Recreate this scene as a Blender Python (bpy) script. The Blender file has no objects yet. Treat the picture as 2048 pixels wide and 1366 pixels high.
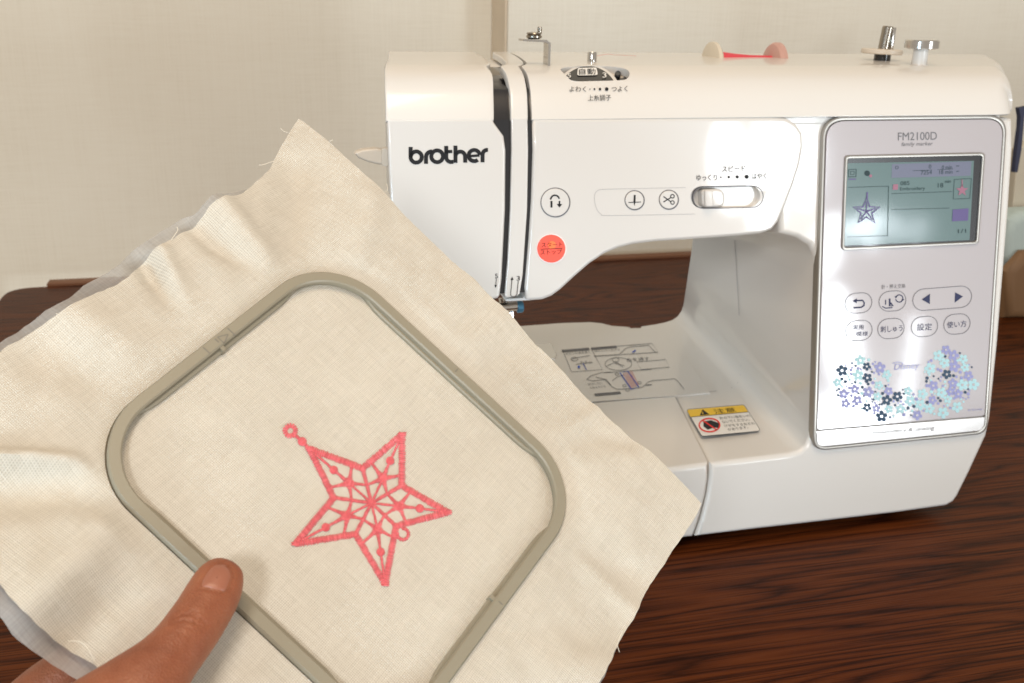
import bpy, bmesh, math, random
from mathutils import Vector, Matrix, noise
from mathutils.bvhtree import BVHTree

random.seed(7)
SC = bpy.context.scene
COL = SC.collection
V3 = Vector

# ------------------------------------------------------------------ camera
CX, CY, FPX = 1024.0, 683.0, 2000.0          # photograph size 2048 x 1366
MR = Matrix(((0.97012032, -0.06247875, 0.23444184),
             (-0.24189732, -0.32381664, 0.91467397),
             (0.01876848, -0.94405465, -0.32925454)))   # (right, down, forward) -> world
CAM = V3((0, 0, 0.355))
cd = bpy.data.cameras.new('camera'); cam = bpy.data.objects.new('camera', cd); COL.objects.link(cam)
cd.sensor_width = 36.0; cd.lens = FPX / 2048 * 36.0
cd.clip_start = 0.01; cd.clip_end = 50
rm = Matrix((MR.col[0], -MR.col[1], -MR.col[2])).transposed()
cam.matrix_world = Matrix.Translation(CAM) @ rm.to_4x4()
cd.dof.use_dof = True; cd.dof.focus_distance = 0.45; cd.dof.aperture_fstop = 24
SC.camera = cam

# ------------------------------------------------------------------ world and lamps (indoor)
w = bpy.data.worlds.new('World'); SC.world = w; w.use_nodes = True
bg = w.node_tree.nodes['Background']
bg.inputs[0].default_value = (1.0, 0.90, 0.78, 1); bg.inputs[1].default_value = 0.43

def area(name, loc, target, sx, sy, power, color, spread=180):
    l = bpy.data.lights.new(name, 'AREA'); l.shape = 'RECTANGLE'; l.size = sx; l.size_y = sy
    l.energy = power; l.color = color; l.spread = math.radians(spread)
    o = bpy.data.objects.new(name, l); COL.objects.link(o); o.location = loc
    o.rotation_euler = (V3(target) - V3(loc)).to_track_quat('-Z', 'Y').to_euler()
    return o
area('window_light', (-0.62, -1.05, 0.92), (0.12, 0.42, 0.15), 0.28, 0.32, 12.0, (0.95, 0.97, 1.0))
# the balcony door behind the camera, split by its curtains; it mirrors in the glossy arm and panel
bal = V3((0.36, 0.565, 0.20))
for az, el, dist, sx, sy, pw, tilt in ((24.4, 2.4, 2.4, 0.13, 0.30, 1.5, 5), (27.2, 1.6, 2.5, 0.15, 0.44, 2.6, -4), (29.6, 2.6, 2.5, 0.10, 0.30, 1.8, 3), (31.2, -3.4, 2.4, 0.09, 0.20, 1.0, -12), (32.3, -10.0, 2.4, 0.09, 0.34, 3.0, 9), (32.6, -17.0, 2.3, 0.26, 0.24, 10.0, 30),
                                       (36.8, -12.0, 2.5, 0.035, 0.34, 0.7, -6), (33.0, -2.2, 2.6, 0.06, 0.04, 0.30, 20), (34.2, -1.7, 2.6, 0.07, 0.04, 0.34, 35), (34.0, -2.9, 2.6, 0.04, 0.06, 0.26, 0), (35.6, -2.2, 2.6, 0.05, 0.08, 0.16, 15), (37.0, -2.3, 2.6, 0.04, 0.09, 0.14, -12)):
    a_, e_ = math.radians(az), math.radians(el)
    p_ = bal + V3((math.sin(a_) * math.cos(e_), -math.cos(a_) * math.cos(e_), math.sin(e_))) * dist
    o_ = area('balcony_light', p_, bal, sx, sy, pw, (0.86, 0.94, 1.0)); o_.data.shape = 'RECTANGLE' if sx == 0.035 else 'ELLIPSE'
    o_.rotation_euler.rotate_axis('Z', math.radians(tilt))
area('side_fill_light', (-0.75, -0.35, 0.11), (0.28, 0.56, 0.03), 0.32, 0.22, 0.70, (0.55, 0.80, 1.0), 60)  # low cool fill, added to brighten the machine base; no such window is seen
area('ceiling_lamp_light', (0.05, -0.15, 1.75), (0.25, 0.62, 0.0), 0.6, 0.6, 10.8, (1.0, 0.77, 0.54))

vs = SC.view_settings
vs.view_transform = 'Standard'; vs.look = 'None'; vs.exposure = 0.20; vs.gamma = 1.0; vs.use_curve_mapping = False
SC.render.engine = 'CYCLES'
SC.cycles.use_denoising = True
SC.cycles.max_bounces = 8
SC.cycles.caustics_reflective = False; SC.cycles.caustics_refractive = False

# ------------------------------------------------------------------ geometry helpers
def ray(x, y):
    return MR @ V3((x - CX, y - CY, FPX))
LEAN = math.radians(5.5)
FN = V3((0, -math.cos(LEAN), math.sin(LEAN)))     # machine front, leaning back
FK = 0.5752014
def F(x, y, off=0.0):                              # on the machine's front plane
    r = ray(x, y); return CAM + r * ((FK - off) / (r @ -FN))
def ZP(x, y, z):                                   # on a horizontal plane
    r = ray(x, y); return CAM + r * ((z - CAM.z) / r.z)
def YP(x, y, Y):                                   # on an upright plane
    r = ray(x, y); return CAM + r * (Y / r.y)
BEDZ = 0.0630
def BED(x, y, off=0.0): return ZP(x, y, BEDZ + off)
# hoop plane
HU = V3((0.66841831, -0.41188157, -0.61933072)).normalized()
HV = V3((0.69936706, 0.63121755, 0.33533582)); HV = (HV - HU * (HV @ HU)).normalized()
HN = HU.cross(HV); HN = HN if HN.z > 0 else -HN
HO = CAM + V3((-0.0641, 0.3099, -0.1387))
HSU, HSV = 0.140, 0.1259
def HP(x, y, off=0.0):
    r = ray(x, y); return CAM + r * ((((HO - CAM) @ HN) + off) / (r @ HN))
def HL(u, v, z=0.0): return HO + HU * u + HV * v + HN * z
def huv(p): d = p - HO; return d @ HU, d @ HV

def catmull(pts, n=6, closed=False):
    P = [V3((p[0], p[1], p[2] if len(p) > 2 else 0)) for p in pts]; out = []
    m = len(P); rng = range(m) if closed else range(m - 1)
    for i in rng:
        if closed: a, b, c, d = P[i - 1], P[i], P[(i + 1) % m], P[(i + 2) % m]
        else: a, b, c, d = P[max(i - 1, 0)], P[i], P[i + 1], P[min(i + 2, m - 1)]
        for k in range(n):
            t = k / n
            out.append(0.5 * ((2 * b) + (c - a) * t + (2 * a - 5 * b + 4 * c - d) * t * t + (3 * b - a - 3 * c + d) * t ** 3))
    if not closed: out.append(P[-1])
    return out
def round_poly(pts, rad, seg=6):                   # 2-D polygon with rounded corners
    out = []; n = len(pts)
    for i in range(n):
        p = V3((*pts[i][:2], 0)); a = V3((*pts[i - 1][:2], 0)); b = V3((*pts[(i + 1) % n][:2], 0))
        r = rad[i] if isinstance(rad, (list, tuple)) else rad
        if r <= 0: out.append(p); continue
        da, db = (a - p), (b - p); la, lb = da.length, db.length; da.normalize(); db.normalize()
        ang = da.angle(db); t = min(r / math.tan(ang / 2), la * 0.49, lb * 0.49)
        p0, p1 = p + da * t, p + db * t
        for k in range(seg + 1):
            s = k / seg
            out.append(p0 * (1 - s) ** 2 + p * 2 * s * (1 - s) + p1 * s * s)
    return out
def circle(cx, cy, r, n=32, ry=None):
    ry = ry or r
    return [V3((cx + r * math.cos(2 * math.pi * k / n), cy + ry * math.sin(2 * math.pi * k / n), 0)) for k in range(n)]
def capsule(cx, cy, wd, ht, slope=-0.075, seg=10):
    r = ht / 2; L = wd / 2 - r; out = []
    for k in range(seg + 1):
        a = -math.pi / 2 + math.pi * k / seg; out.append((cx + L + r * math.cos(a), cy + r * math.sin(a)))
    for k in range(seg + 1):
        a = math.pi / 2 + math.pi * k / seg; out.append((cx - L + r * math.cos(a), cy + r * math.sin(a)))
    return [V3((x, y + (x - cx) * slope, 0)) for x, y in out]

MATS = {}
def link(name, me, mat, parent=None, smooth=None):
    o = bpy.data.objects.new(name, me); COL.objects.link(o)
    if mat is not None: me.materials.append(MATS[mat] if isinstance(mat, str) else mat)
    if parent is not None: o.parent = parent
    if smooth is not None:
        me.polygons.foreach_set('use_smooth', [True] * len(me.polygons)); me.set_sharp_from_angle(angle=math.radians(smooth))
    return o
def from_bm(name, bm, mat, parent=None, smooth=35, weighted=False):
    bmesh.ops.recalc_face_normals(bm, faces=bm.faces[:])
    me = bpy.data.meshes.new(name); bm.to_mesh(me); bm.free()
    o = link(name, me, mat, parent, smooth)
    if weighted:
        m = o.modifiers.new('wn', 'WEIGHTED_NORMAL'); m.keep_sharp = True; m.weight = 100
    return o
def from_py(name, vs_, fs, mat, parent=None, smooth=35):
    me = bpy.data.meshes.new(name); me.from_pydata([tuple(v) for v in vs_], [], fs); me.update()
    bm = bmesh.new(); bm.from_mesh(me); bmesh.ops.recalc_face_normals(bm, faces=bm.faces[:]); bm.to_mesh(me); bm.free()
    return link(name, me, mat, parent, smooth)
def empty(name, loc, label=None, cat=None, group=None):
    o = bpy.data.objects.new(name, None); COL.objects.link(o); o.location = loc; o.empty_display_size = 0.02
    tag(o, label, cat, group); return o
def tag(o, label=None, cat=None, group=None, kind=None):
    if label: o['label'] = label
    if cat: o['category'] = cat
    if group: o['group'] = group
    if kind: o['kind'] = kind
    return o
def loops_solid(name, front, back, mat, parent=None, bevel=0.0, seg=3, bevel_back=0.0):
    """closed solid between two matching world-space loops; the front rim is rounded"""
    bm = bmesh.new(); n = len(front)
    fv = [bm.verts.new(p) for p in front]; bv = [bm.verts.new(p) for p in back]
    bm.faces.new(fv); bm.faces.new(list(reversed(bv)))
    for i in range(n): bm.faces.new((fv[i], bv[i], bv[(i + 1) % n], fv[(i + 1) % n]))
    bmesh.ops.recalc_face_normals(bm, faces=bm.faces[:])
    if bevel > 0:
        es = [e for e in bm.edges if e.verts[0] in fv and e.verts[1] in fv]
        if bevel_back: es += [e for e in bm.edges if e.verts[0] in bv and e.verts[1] in bv]
        bmesh.ops.bevel(bm, geom=es, offset=bevel, segments=seg, profile=0.5, affect='EDGES', clamp_overlap=True)
    return from_bm(name, bm, mat, parent, 40, weighted=True)
def plate(name, px, fn, off, thick, mat, parent=None, bevel=0.0, seg=3, back_scale=1.0, normal=FN):
    fr = [fn(p[0], p[1], off) for p in px]; c = sum(fr, V3()) / len(fr)
    bk = [c + (p - c) * back_scale - normal * thick for p in fr]
    return loops_solid(name, fr, bk, mat, parent, bevel, seg)
def ring_plate(name, outer, inner, fn, off, thick, mat, parent=None, normal=FN, bevel=0.0):
    bm = bmesh.new(); n = len(outer)
    of = [bm.verts.new(fn(p[0], p[1], off)) for p in outer]; inn = [bm.verts.new(fn(p[0], p[1], off)) for p in inner]
    ob = [bm.verts.new(v.co - normal * thick) for v in of]; ib = [bm.verts.new(v.co - normal * thick) for v in inn]
    for i in range(n):
        j = (i + 1) % n
        bm.faces.new((of[i], of[j], inn[j], inn[i])); bm.faces.new((ob[i], ib[i], ib[j], ob[j]))
        bm.faces.new((of[i], ob[i], ob[j], of[j])); bm.faces.new((inn[i], inn[j], ib[j], ib[i]))
    bmesh.ops.recalc_face_normals(bm, faces=bm.faces[:])
    if bevel:
        es = [e for e in bm.edges if (e.verts[0] in of and e.verts[1] in of) or (e.verts[0] in inn and e.verts[1] in inn)]
        bmesh.ops.bevel(bm, geom=es, offset=bevel, segments=2, profile=0.5, affect='EDGES', clamp_overlap=True)
    return from_bm(name, bm, mat, parent, 40)
class Ink:
    """flat print: ribbons, filled shapes and lettering laid on a surface, given in photograph coordinates on that surface"""
    def __init__(s, fn, off): s.fn, s.off, s.v, s.f = fn, off, [], []
    def poly(s, pts):
        b = len(s.v); s.v += [s.fn(p[0], p[1], s.off) for p in pts]; s.f.append(list(range(b, b + len(pts)))); return s
    def disc(s, x, y, r, n=20): return s.poly(circle(x, y, r, n))
    def line(s, pts, wd, closed=False):
        P = [V3((p[0], p[1], 0)) for p in pts]; n = len(P); L, R = [], []
        for i in range(n):
            a = P[i - 1] if (i > 0 or closed) else P[i]; c = P[(i + 1) % n] if (i < n - 1 or closed) else P[i]
            t = (c - a); t = t.normalized() if t.length > 0 else V3((1, 0, 0)); q = V3((-t.y, t.x, 0)) * wd / 2
            L.append(P[i] + q); R.append(P[i] - q)
        b = len(s.v); s.v += [s.fn(p.x, p.y, s.off) for p in L] + [s.fn(p.x, p.y, s.off) for p in R]
        for i in range(n if closed else n - 1):
            j = (i + 1) % n; s.f.append([b + i, b + j, b + n + j, b + n + i])
        return s
    def text(s, string, quad, shear=0.0, bold=0.0):
        cu = bpy.data.curves.new('t', 'FONT'); cu.body = string; cu.size = 1; cu.fill_mode = 'FRONT'; cu.dimensions = '2D'
        cu.shear = shear; cu.offset = bold; cu.resolution_u = 4; cu.align_x = 'CENTER'; cu.space_line = 0.95
        o = bpy.data.objects.new('t', cu); COL.objects.link(o)
        dg = bpy.context.evaluated_depsgraph_get(); dg.update()
        me = bpy.data.meshes.new_from_object(o.evaluated_get(dg))
        xs = [v.co.x for v in me.vertices]; ys = [v.co.y for v in me.vertices]
        if xs:
            x0, x1, y0, y1 = min(xs), max(xs), min(ys), max(ys); b = len(s.v)
            tl, tr, br, bl = [V3((*q, 0)) for q in quad]
            for v in me.vertices:
                a = (v.co.x - x0) / (x1 - x0 + 1e-9); c = (v.co.y - y0) / (y1 - y0 + 1e-9)
                p = (bl * (1 - a) + br * a) * (1 - c) + (tl * (1 - a) + tr * a) * c
                s.v.append(s.fn(p.x, p.y, s.off))
            s.f += [[b + i for i in p.vertices] for p in me.polygons]
        bpy.data.objects.remove(o); bpy.data.curves.remove(cu); bpy.data.meshes.remove(me)
        return s
    def tx(s, string, xl, yl, xr, yr, h, **k):        # left/right centre line and height
        return s.text(string, [(xl, yl - h / 2), (xr, yr - h / 2), (xr, yr + h / 2), (xl, yl + h / 2)], **k)
    def done(s, name, mat, parent):
        me = bpy.data.meshes.new(name); me.from_pydata([tuple(v) for v in s.v], [], s.f); me.update()
        return link(name, me, mat, parent)
def tube(bm, pts, rad, n=10, cap=True):
    rings = []; N = len(pts); up = V3((0, 0, 1))
    prev = None
    for i, p in enumerate(pts):
        t = (pts[min(i + 1, N - 1)] - pts[max(i - 1, 0)]).normalized()
        if prev is None:
            a = t.cross(up); a = a if a.length > 1e-4 else t.cross(V3((1, 0, 0))); a.normalize()
        else:
            a = (prev - t * (prev @ t)).normalized()
        prev = a; b = t.cross(a); r = rad[i] if isinstance(rad, (list, tuple)) else rad
        rings.append([bm.verts.new(p + (a * math.cos(2 * math.pi * k / n) + b * math.sin(2 * math.pi * k / n)) * r) for k in range(n)])
    for i in range(N - 1):
        for k in range(n):
            bm.faces.new((rings[i][k], rings[i][(k + 1) % n], rings[i + 1][(k + 1) % n], rings[i + 1][k]))
    if cap: bm.faces.new(rings[0][::-1]); bm.faces.new(rings[-1])
def lathe(bm, base, axis, prof, n=28):                # prof: (radius, distance along the axis)
    axis = axis.normalized(); a = axis.cross(V3((0, 1, 0.3))).normalized(); b = axis.cross(a); rings = []
    for r, h in prof:
        rings.append([bm.verts.new(base + axis * h + (a * math.cos(2 * math.pi * k / n) + b * math.sin(2 * math.pi * k / n)) * max(r, 1e-5)) for k in range(n)])
    for i in range(len(rings) - 1):
        for k in range(n): bm.faces.new((rings[i][k], rings[i][(k + 1) % n], rings[i + 1][(k + 1) % n], rings[i + 1][k]))
    bm.faces.new(rings[0][::-1]); bm.faces.new(rings[-1])
def boolean_cut(o, cutter):
    m = o.modifiers.new('cut', 'BOOLEAN'); m.object = cutter; m.operation = 'DIFFERENCE'; m.solver = 'EXACT'
    wn = [x for x in o.modifiers if x.type == 'WEIGHTED_NORMAL']
    for x in wn: o.modifiers.remove(x)
    dg = bpy.context.evaluated_depsgraph_get(); dg.update()
    me = bpy.data.meshes.new_from_object(o.evaluated_get(dg)); o.modifiers.clear(); old = o.data; o.data = me
    bpy.data.meshes.remove(old); bpy.data.objects.remove(cutter)
    me.polygons.foreach_set('use_smooth', [True] * len(me.polygons)); me.set_sharp_from_angle(angle=math.radians(40))
    x = o.modifiers.new('wn', 'WEIGHTED_NORMAL'); x.keep_sharp = True; x.weight = 100

# ------------------------------------------------------------------ materials
def srgb(r, g, b):
    f = lambda c: (c / 12.92 if c <= 0.04045 else ((c + 0.055) / 1.055) ** 2.4)
    return (f(r / 255), f(g / 255), f(b / 255), 1)
def mat(name, col, rough=0.5, metal=0.0, coat=0.0, coat_rough=0.05, spec=0.5, emit=None, estr=0.0, bump=None, var=None, sss=0.0, trans=0.0):
    m = bpy.data.materials.new(name); m.use_nodes = True; nt = m.node_tree; b = nt.nodes['Principled BSDF']
    b.inputs['Base Color'].default_value = col; b.inputs['Roughness'].default_value = rough; b.inputs['Metallic'].default_value = metal
    b.inputs['Coat Weight'].default_value = coat; b.inputs['Coat Roughness'].default_value = coat_rough
    b.inputs['Specular IOR Level'].default_value = spec
    if emit: b.inputs['Emission Color'].default_value = emit; b.inputs['Emission Strength'].default_value = estr
    tc = nt.nodes.new('ShaderNodeTexCoord')
    if var:                                           # faint unevenness of the colour
        n = nt.nodes.new('ShaderNodeTexNoise'); n.inputs['Scale'].default_value = var[0]; n.inputs['Detail'].default_value = 5
        mx = nt.nodes.new('ShaderNodeMix'); mx.data_type = 'RGBA'; nt.links.new(tc.outputs['Object'], n.inputs['Vector'])
        mx.inputs['A'].default_value = col; mx.inputs['B'].default_value = tuple(c * var[1] for c in col[:3]) + (1,)
        nt.links.new(n.outputs['Fac'], mx.inputs['Factor']); nt.links.new(mx.outputs['Result'], b.inputs['Base Color'])
    if bump:
        n = nt.nodes.new('ShaderNodeTexNoise'); n.inputs['Scale'].default_value = bump[0]; n.inputs['Detail'].default_value = 3
        bp = nt.nodes.new('ShaderNodeBump'); bp.inputs['Strength'].default_value = bump[1]; bp.inputs['Distance'].default_value = 0.001
        nt.links.new(tc.outputs['Object'], n.inputs['Vector']); nt.links.new(n.outputs['Fac'], bp.inputs['Height']); nt.links.new(bp.outputs['Normal'], b.inputs['Normal'])
    MATS[name] = m; return m
mat('white_plastic', (0.70, 0.675, 0.635, 1), 0.30, coat=0.5, coat_rough=0.06, var=(9, 0.97))
mat('white_gloss', (0.665, 0.64, 0.605, 1), 0.30, coat=0.6, coat_rough=0.05, var=(9, 0.97))
mat('beige_plastic', (0.62, 0.55, 0.46, 1), 0.35)
mat('black_plastic', (0.012, 0.012, 0.014, 1), 0.25, coat=0.4)
mat('ink', (0.02, 0.02, 0.022, 1), 0.5, spec=0.15)
mat('ink_grey', (0.17, 0.17, 0.18, 1), 0.5, spec=0.15)
mat('ink_faint', (0.42, 0.41, 0.42, 1), 0.5, spec=0.15)
mat('ink_navy', (0.03, 0.035, 0.09, 1), 0.4, spec=0.15)
mat('ink_blue', (0.05, 0.12, 0.55, 1), 0.5, spec=0.15)
mat('ink_red', (0.75, 0.04, 0.03, 1), 0.5, spec=0.15)
mat('ink_lilac', (0.30, 0.31, 0.55, 1), 0.4, spec=0.15)
mat('ink_aqua', (0.42, 0.66, 0.70, 1), 0.4, spec=0.15)
mat('ink_teal', (0.035, 0.07, 0.12, 1), 0.4, spec=0.15)
mat('label_white', (0.80, 0.79, 0.76, 1), 0.4)
mat('label_yellow', (0.85, 0.55, 0.02, 1), 0.4)
mat('panel', (0.43, 0.395, 0.405, 1), 0.35, coat=0.9, coat_rough=0.07)
mat('silver', (0.36, 0.34, 0.31, 1), 0.36, metal=0.8)
mat('silver_white', (0.70, 0.69, 0.68, 1), 0.25, metal=0.3, coat=0.6)
mat('chrome', (0.62, 0.60, 0.57, 1), 0.16, metal=1.0)
mat('dark_metal', (0.36, 0.32, 0.27, 1), 0.22, metal=1.0)
mat('steel_blue', (0.08, 0.22, 0.34, 1), 0.3, metal=0.6)
mat('lcd', (0.065, 0.12, 0.118, 1), 0.4, coat=0.8, coat_rough=0.09, emit=(0.18, 0.33, 0.33, 1), estr=0.09)
mat('lcd_bar', (0.11, 0.12, 0.18, 1), 0.4, coat=0.5, emit=(0.27, 0.30, 0.46, 1), estr=0.06)
mat('lcd_line', (0.02, 0.04, 0.045, 1), 0.4, spec=0.2)
mat('lcd_pink', (0.27, 0.10, 0.15, 1), 0.4, emit=(0.45, 0.15, 0.25, 1), estr=0.06)
mat('lcd_purple', (0.075, 0.05, 0.17, 1), 0.4, emit=(0.13, 0.08, 0.35, 1), estr=0.08)
mat('button_red', (0.72, 0.07, 0.045, 1), 0.4, coat=0.2, emit=(1.0, 0.11, 0.06, 1), estr=0.34)
mat('button_lamp', (0.80, 0.13, 0.04, 1), 0.35, emit=(1.0, 0.20, 0.05, 1), estr=0.42)
mat('hoop_grey', (0.270, 0.238, 0.172, 1), 0.42, bump=(1500, 0.05))
mat('hoop_mark', (0.19, 0.172, 0.138, 1), 0.5)
mat('spool_red', (0.72, 0.06, 0.09, 1), 0.55, bump=(2500, 0.4))
mat('spool_cap', (0.66, 0.60, 0.49, 1), 0.4)
mat('spool_cap_pink', (0.55, 0.33, 0.28, 1), 0.4)
mat('loose_thread', (0.78, 0.72, 0.60, 1), 0.8)
mat('pink_loose', (0.75, 0.35, 0.33, 1), 0.8)
mat('navy_cloth', (0.03, 0.035, 0.07, 1), 0.7)
mat('cream_board', (0.55, 0.50, 0.40, 1), 0.7)
mat('aqua_cloth', (0.46, 0.55, 0.53, 1), 0.8)
mat('brown_board', (0.20, 0.11, 0.05, 1), 0.6)

def nodes(name):
    m = bpy.data.materials.new(name); m.use_nodes = True; MATS[name] = m
    nt = m.node_tree; return m, nt, nt.nodes['Principled BSDF'], nt.nodes.new('ShaderNodeTexCoord')
def N(nt, t, **kw):
    n = nt.nodes.new(t)
    for k, v in kw.items():
        if k.startswith('_'): setattr(n, k[1:], v)
        else: n.inputs[k.replace('__', ' ')].default_value = v
    return n
def ramp(nt, stops):
    r = nt.nodes.new('ShaderNodeValToRGB'); e = r.color_ramp.elements
    while len(e) < len(stops): e.new(0.5)
    for x, (p, c) in zip(e, stops): x.position = p; x.color = c
    return r
# --- dark stained wood with cathedral grain
m, nt, b, tc = nodes('wood'); L = nt.links.new
mp = N(nt, 'ShaderNodeMapping'); mp.inputs['Scale'].default_value = (0.9, 10.0, 1); mp.inputs['Location'].default_value = (0.55, 0.3, 0); mp.inputs['Rotation'].default_value = (0, 0, math.radians(3))
L(tc.outputs['Object'], mp.inputs['Vector'])
n1 = N(nt, 'ShaderNodeTexNoise', Scale=1.25, Detail=2.0, Roughness=0.5, Distortion=0.5); L(mp.outputs[0], n1.inputs['Vector'])
mul = N(nt, 'ShaderNodeMath', _operation='MULTIPLY'); mul.inputs[1].default_value = 24.0; L(n1.outputs['Fac'], mul.inputs[0])
n1b = N(nt, 'ShaderNodeTexNoise', Scale=14, Detail=3.0); L(mp.outputs[0], n1b.inputs['Vector'])
ad = N(nt, 'ShaderNodeMath', _operation='MULTIPLY_ADD'); ad.inputs[1].default_value = 0.8; L(n1b.outputs['Fac'], ad.inputs[0]); L(mul.outputs[0], ad.inputs[2])
fr = N(nt, 'ShaderNodeMath', _operation='PINGPONG'); fr.inputs[1].default_value = 0.5; L(ad.outputs[0], fr.inputs[0])
r1 = ramp(nt, [(0.0, (0.028, 0.0070, 0.0020, 1)), (0.22, (0.064, 0.0158, 0.0042, 1)), (0.55, (0.090, 0.0225, 0.0056, 1)), (1.0, (0.106, 0.0278, 0.0068, 1))])
mu2 = N(nt, 'ShaderNodeMath', _operation='MULTIPLY'); mu2.inputs[1].default_value = 2.0; L(fr.outputs[0], mu2.inputs[0]); L(mu2.outputs[0], r1.inputs['Fac'])
mp2 = N(nt, 'ShaderNodeMapping'); mp2.inputs['Scale'].default_value = (11, 640, 1); mp2.inputs['Rotation'].default_value = (0, 0, math.radians(3)); L(tc.outputs['Object'], mp2.inputs['Vector'])
n2 = N(nt, 'ShaderNodeTexNoise', Scale=1.0, Detail=3.0); L(mp2.outputs[0], n2.inputs['Vector'])
r2 = ramp(nt, [(0.34, (0.16, 0.15, 0.14, 1)), (0.50, (0.92, 0.92, 0.92, 1)), (1.0, (1.25, 1.25, 1.25, 1))]); L(n2.outputs['Fac'], r2.inputs['Fac'])
mx = N(nt, 'ShaderNodeMix', _data_type='RGBA', _blend_type='MULTIPLY'); mx.inputs['Factor'].default_value = 0.8
L(r1.outputs['Color'], mx.inputs['A']); L(r2.outputs['Color'], mx.inputs['B']); L(mx.outputs['Result'], b.inputs['Base Color'])
b.inputs['Roughness'].default_value = 0.34; b.inputs['Specular IOR Level'].default_value = 0.06
bp = N(nt, 'ShaderNodeBump', Strength=0.35, Distance=0.0006); L(n2.outputs['Fac'], bp.inputs['Height']); L(bp.outputs['Normal'], b.inputs['Normal'])
mat('wood_edge', (0.21, 0.085, 0.034, 1), 0.5, var=(20, 0.75))
# --- wallpaper: pale, linen-like
m, nt, b, tc = nodes('wallpaper'); L = nt.links.new
outs = []
for sc_, s0 in (((520, 520, 14), 1.0), ((22, 22, 420), 1.0), ((7, 7, 1.6), 1.0)):
    mp = N(nt, 'ShaderNodeMapping'); mp.inputs['Scale'].default_value = sc_; L(tc.outputs['Object'], mp.inputs['Vector'])
    n = N(nt, 'ShaderNodeTexNoise', Scale=s0, Detail=3.0); L(mp.outputs[0], n.inputs['Vector']); outs.append(n)
ad = N(nt, 'ShaderNodeMath', _operation='ADD'); L(outs[0].outputs['Fac'], ad.inputs[0]); L(outs[1].outputs['Fac'], ad.inputs[1])
ad2 = N(nt, 'ShaderNodeMath', _operation='MULTIPLY_ADD'); ad2.inputs[1].default_value = 0.9; L(outs[2].outputs['Fac'], ad2.inputs[0]); L(ad.outputs[0], ad2.inputs[2])
mr = N(nt, 'ShaderNodeMapRange'); mr.inputs['From Min'].default_value = 0.75; mr.inputs['From Max'].default_value = 2.15; L(ad2.outputs[0], mr.inputs['Value'])
r1 = ramp(nt, [(0, (0.72, 0.68, 0.575, 1)), (0.5, (0.785, 0.75, 0.65, 1)), (1, (0.81, 0.785, 0.69, 1))]); L(mr.outputs[0], r1.inputs['Fac'])
L(r1.outputs['Color'], b.inputs['Base Color']); b.inputs['Roughness'].default_value = 0.75
bp = N(nt, 'ShaderNodeBump', Strength=0.25, Distance=0.001); L(ad.outputs[0], bp.inputs['Height']); L(bp.outputs['Normal'], b.inputs['Normal'])
mat('wall_trim', (0.70, 0.59, 0.45, 1), 0.6, var=(30, 0.85))
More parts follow.
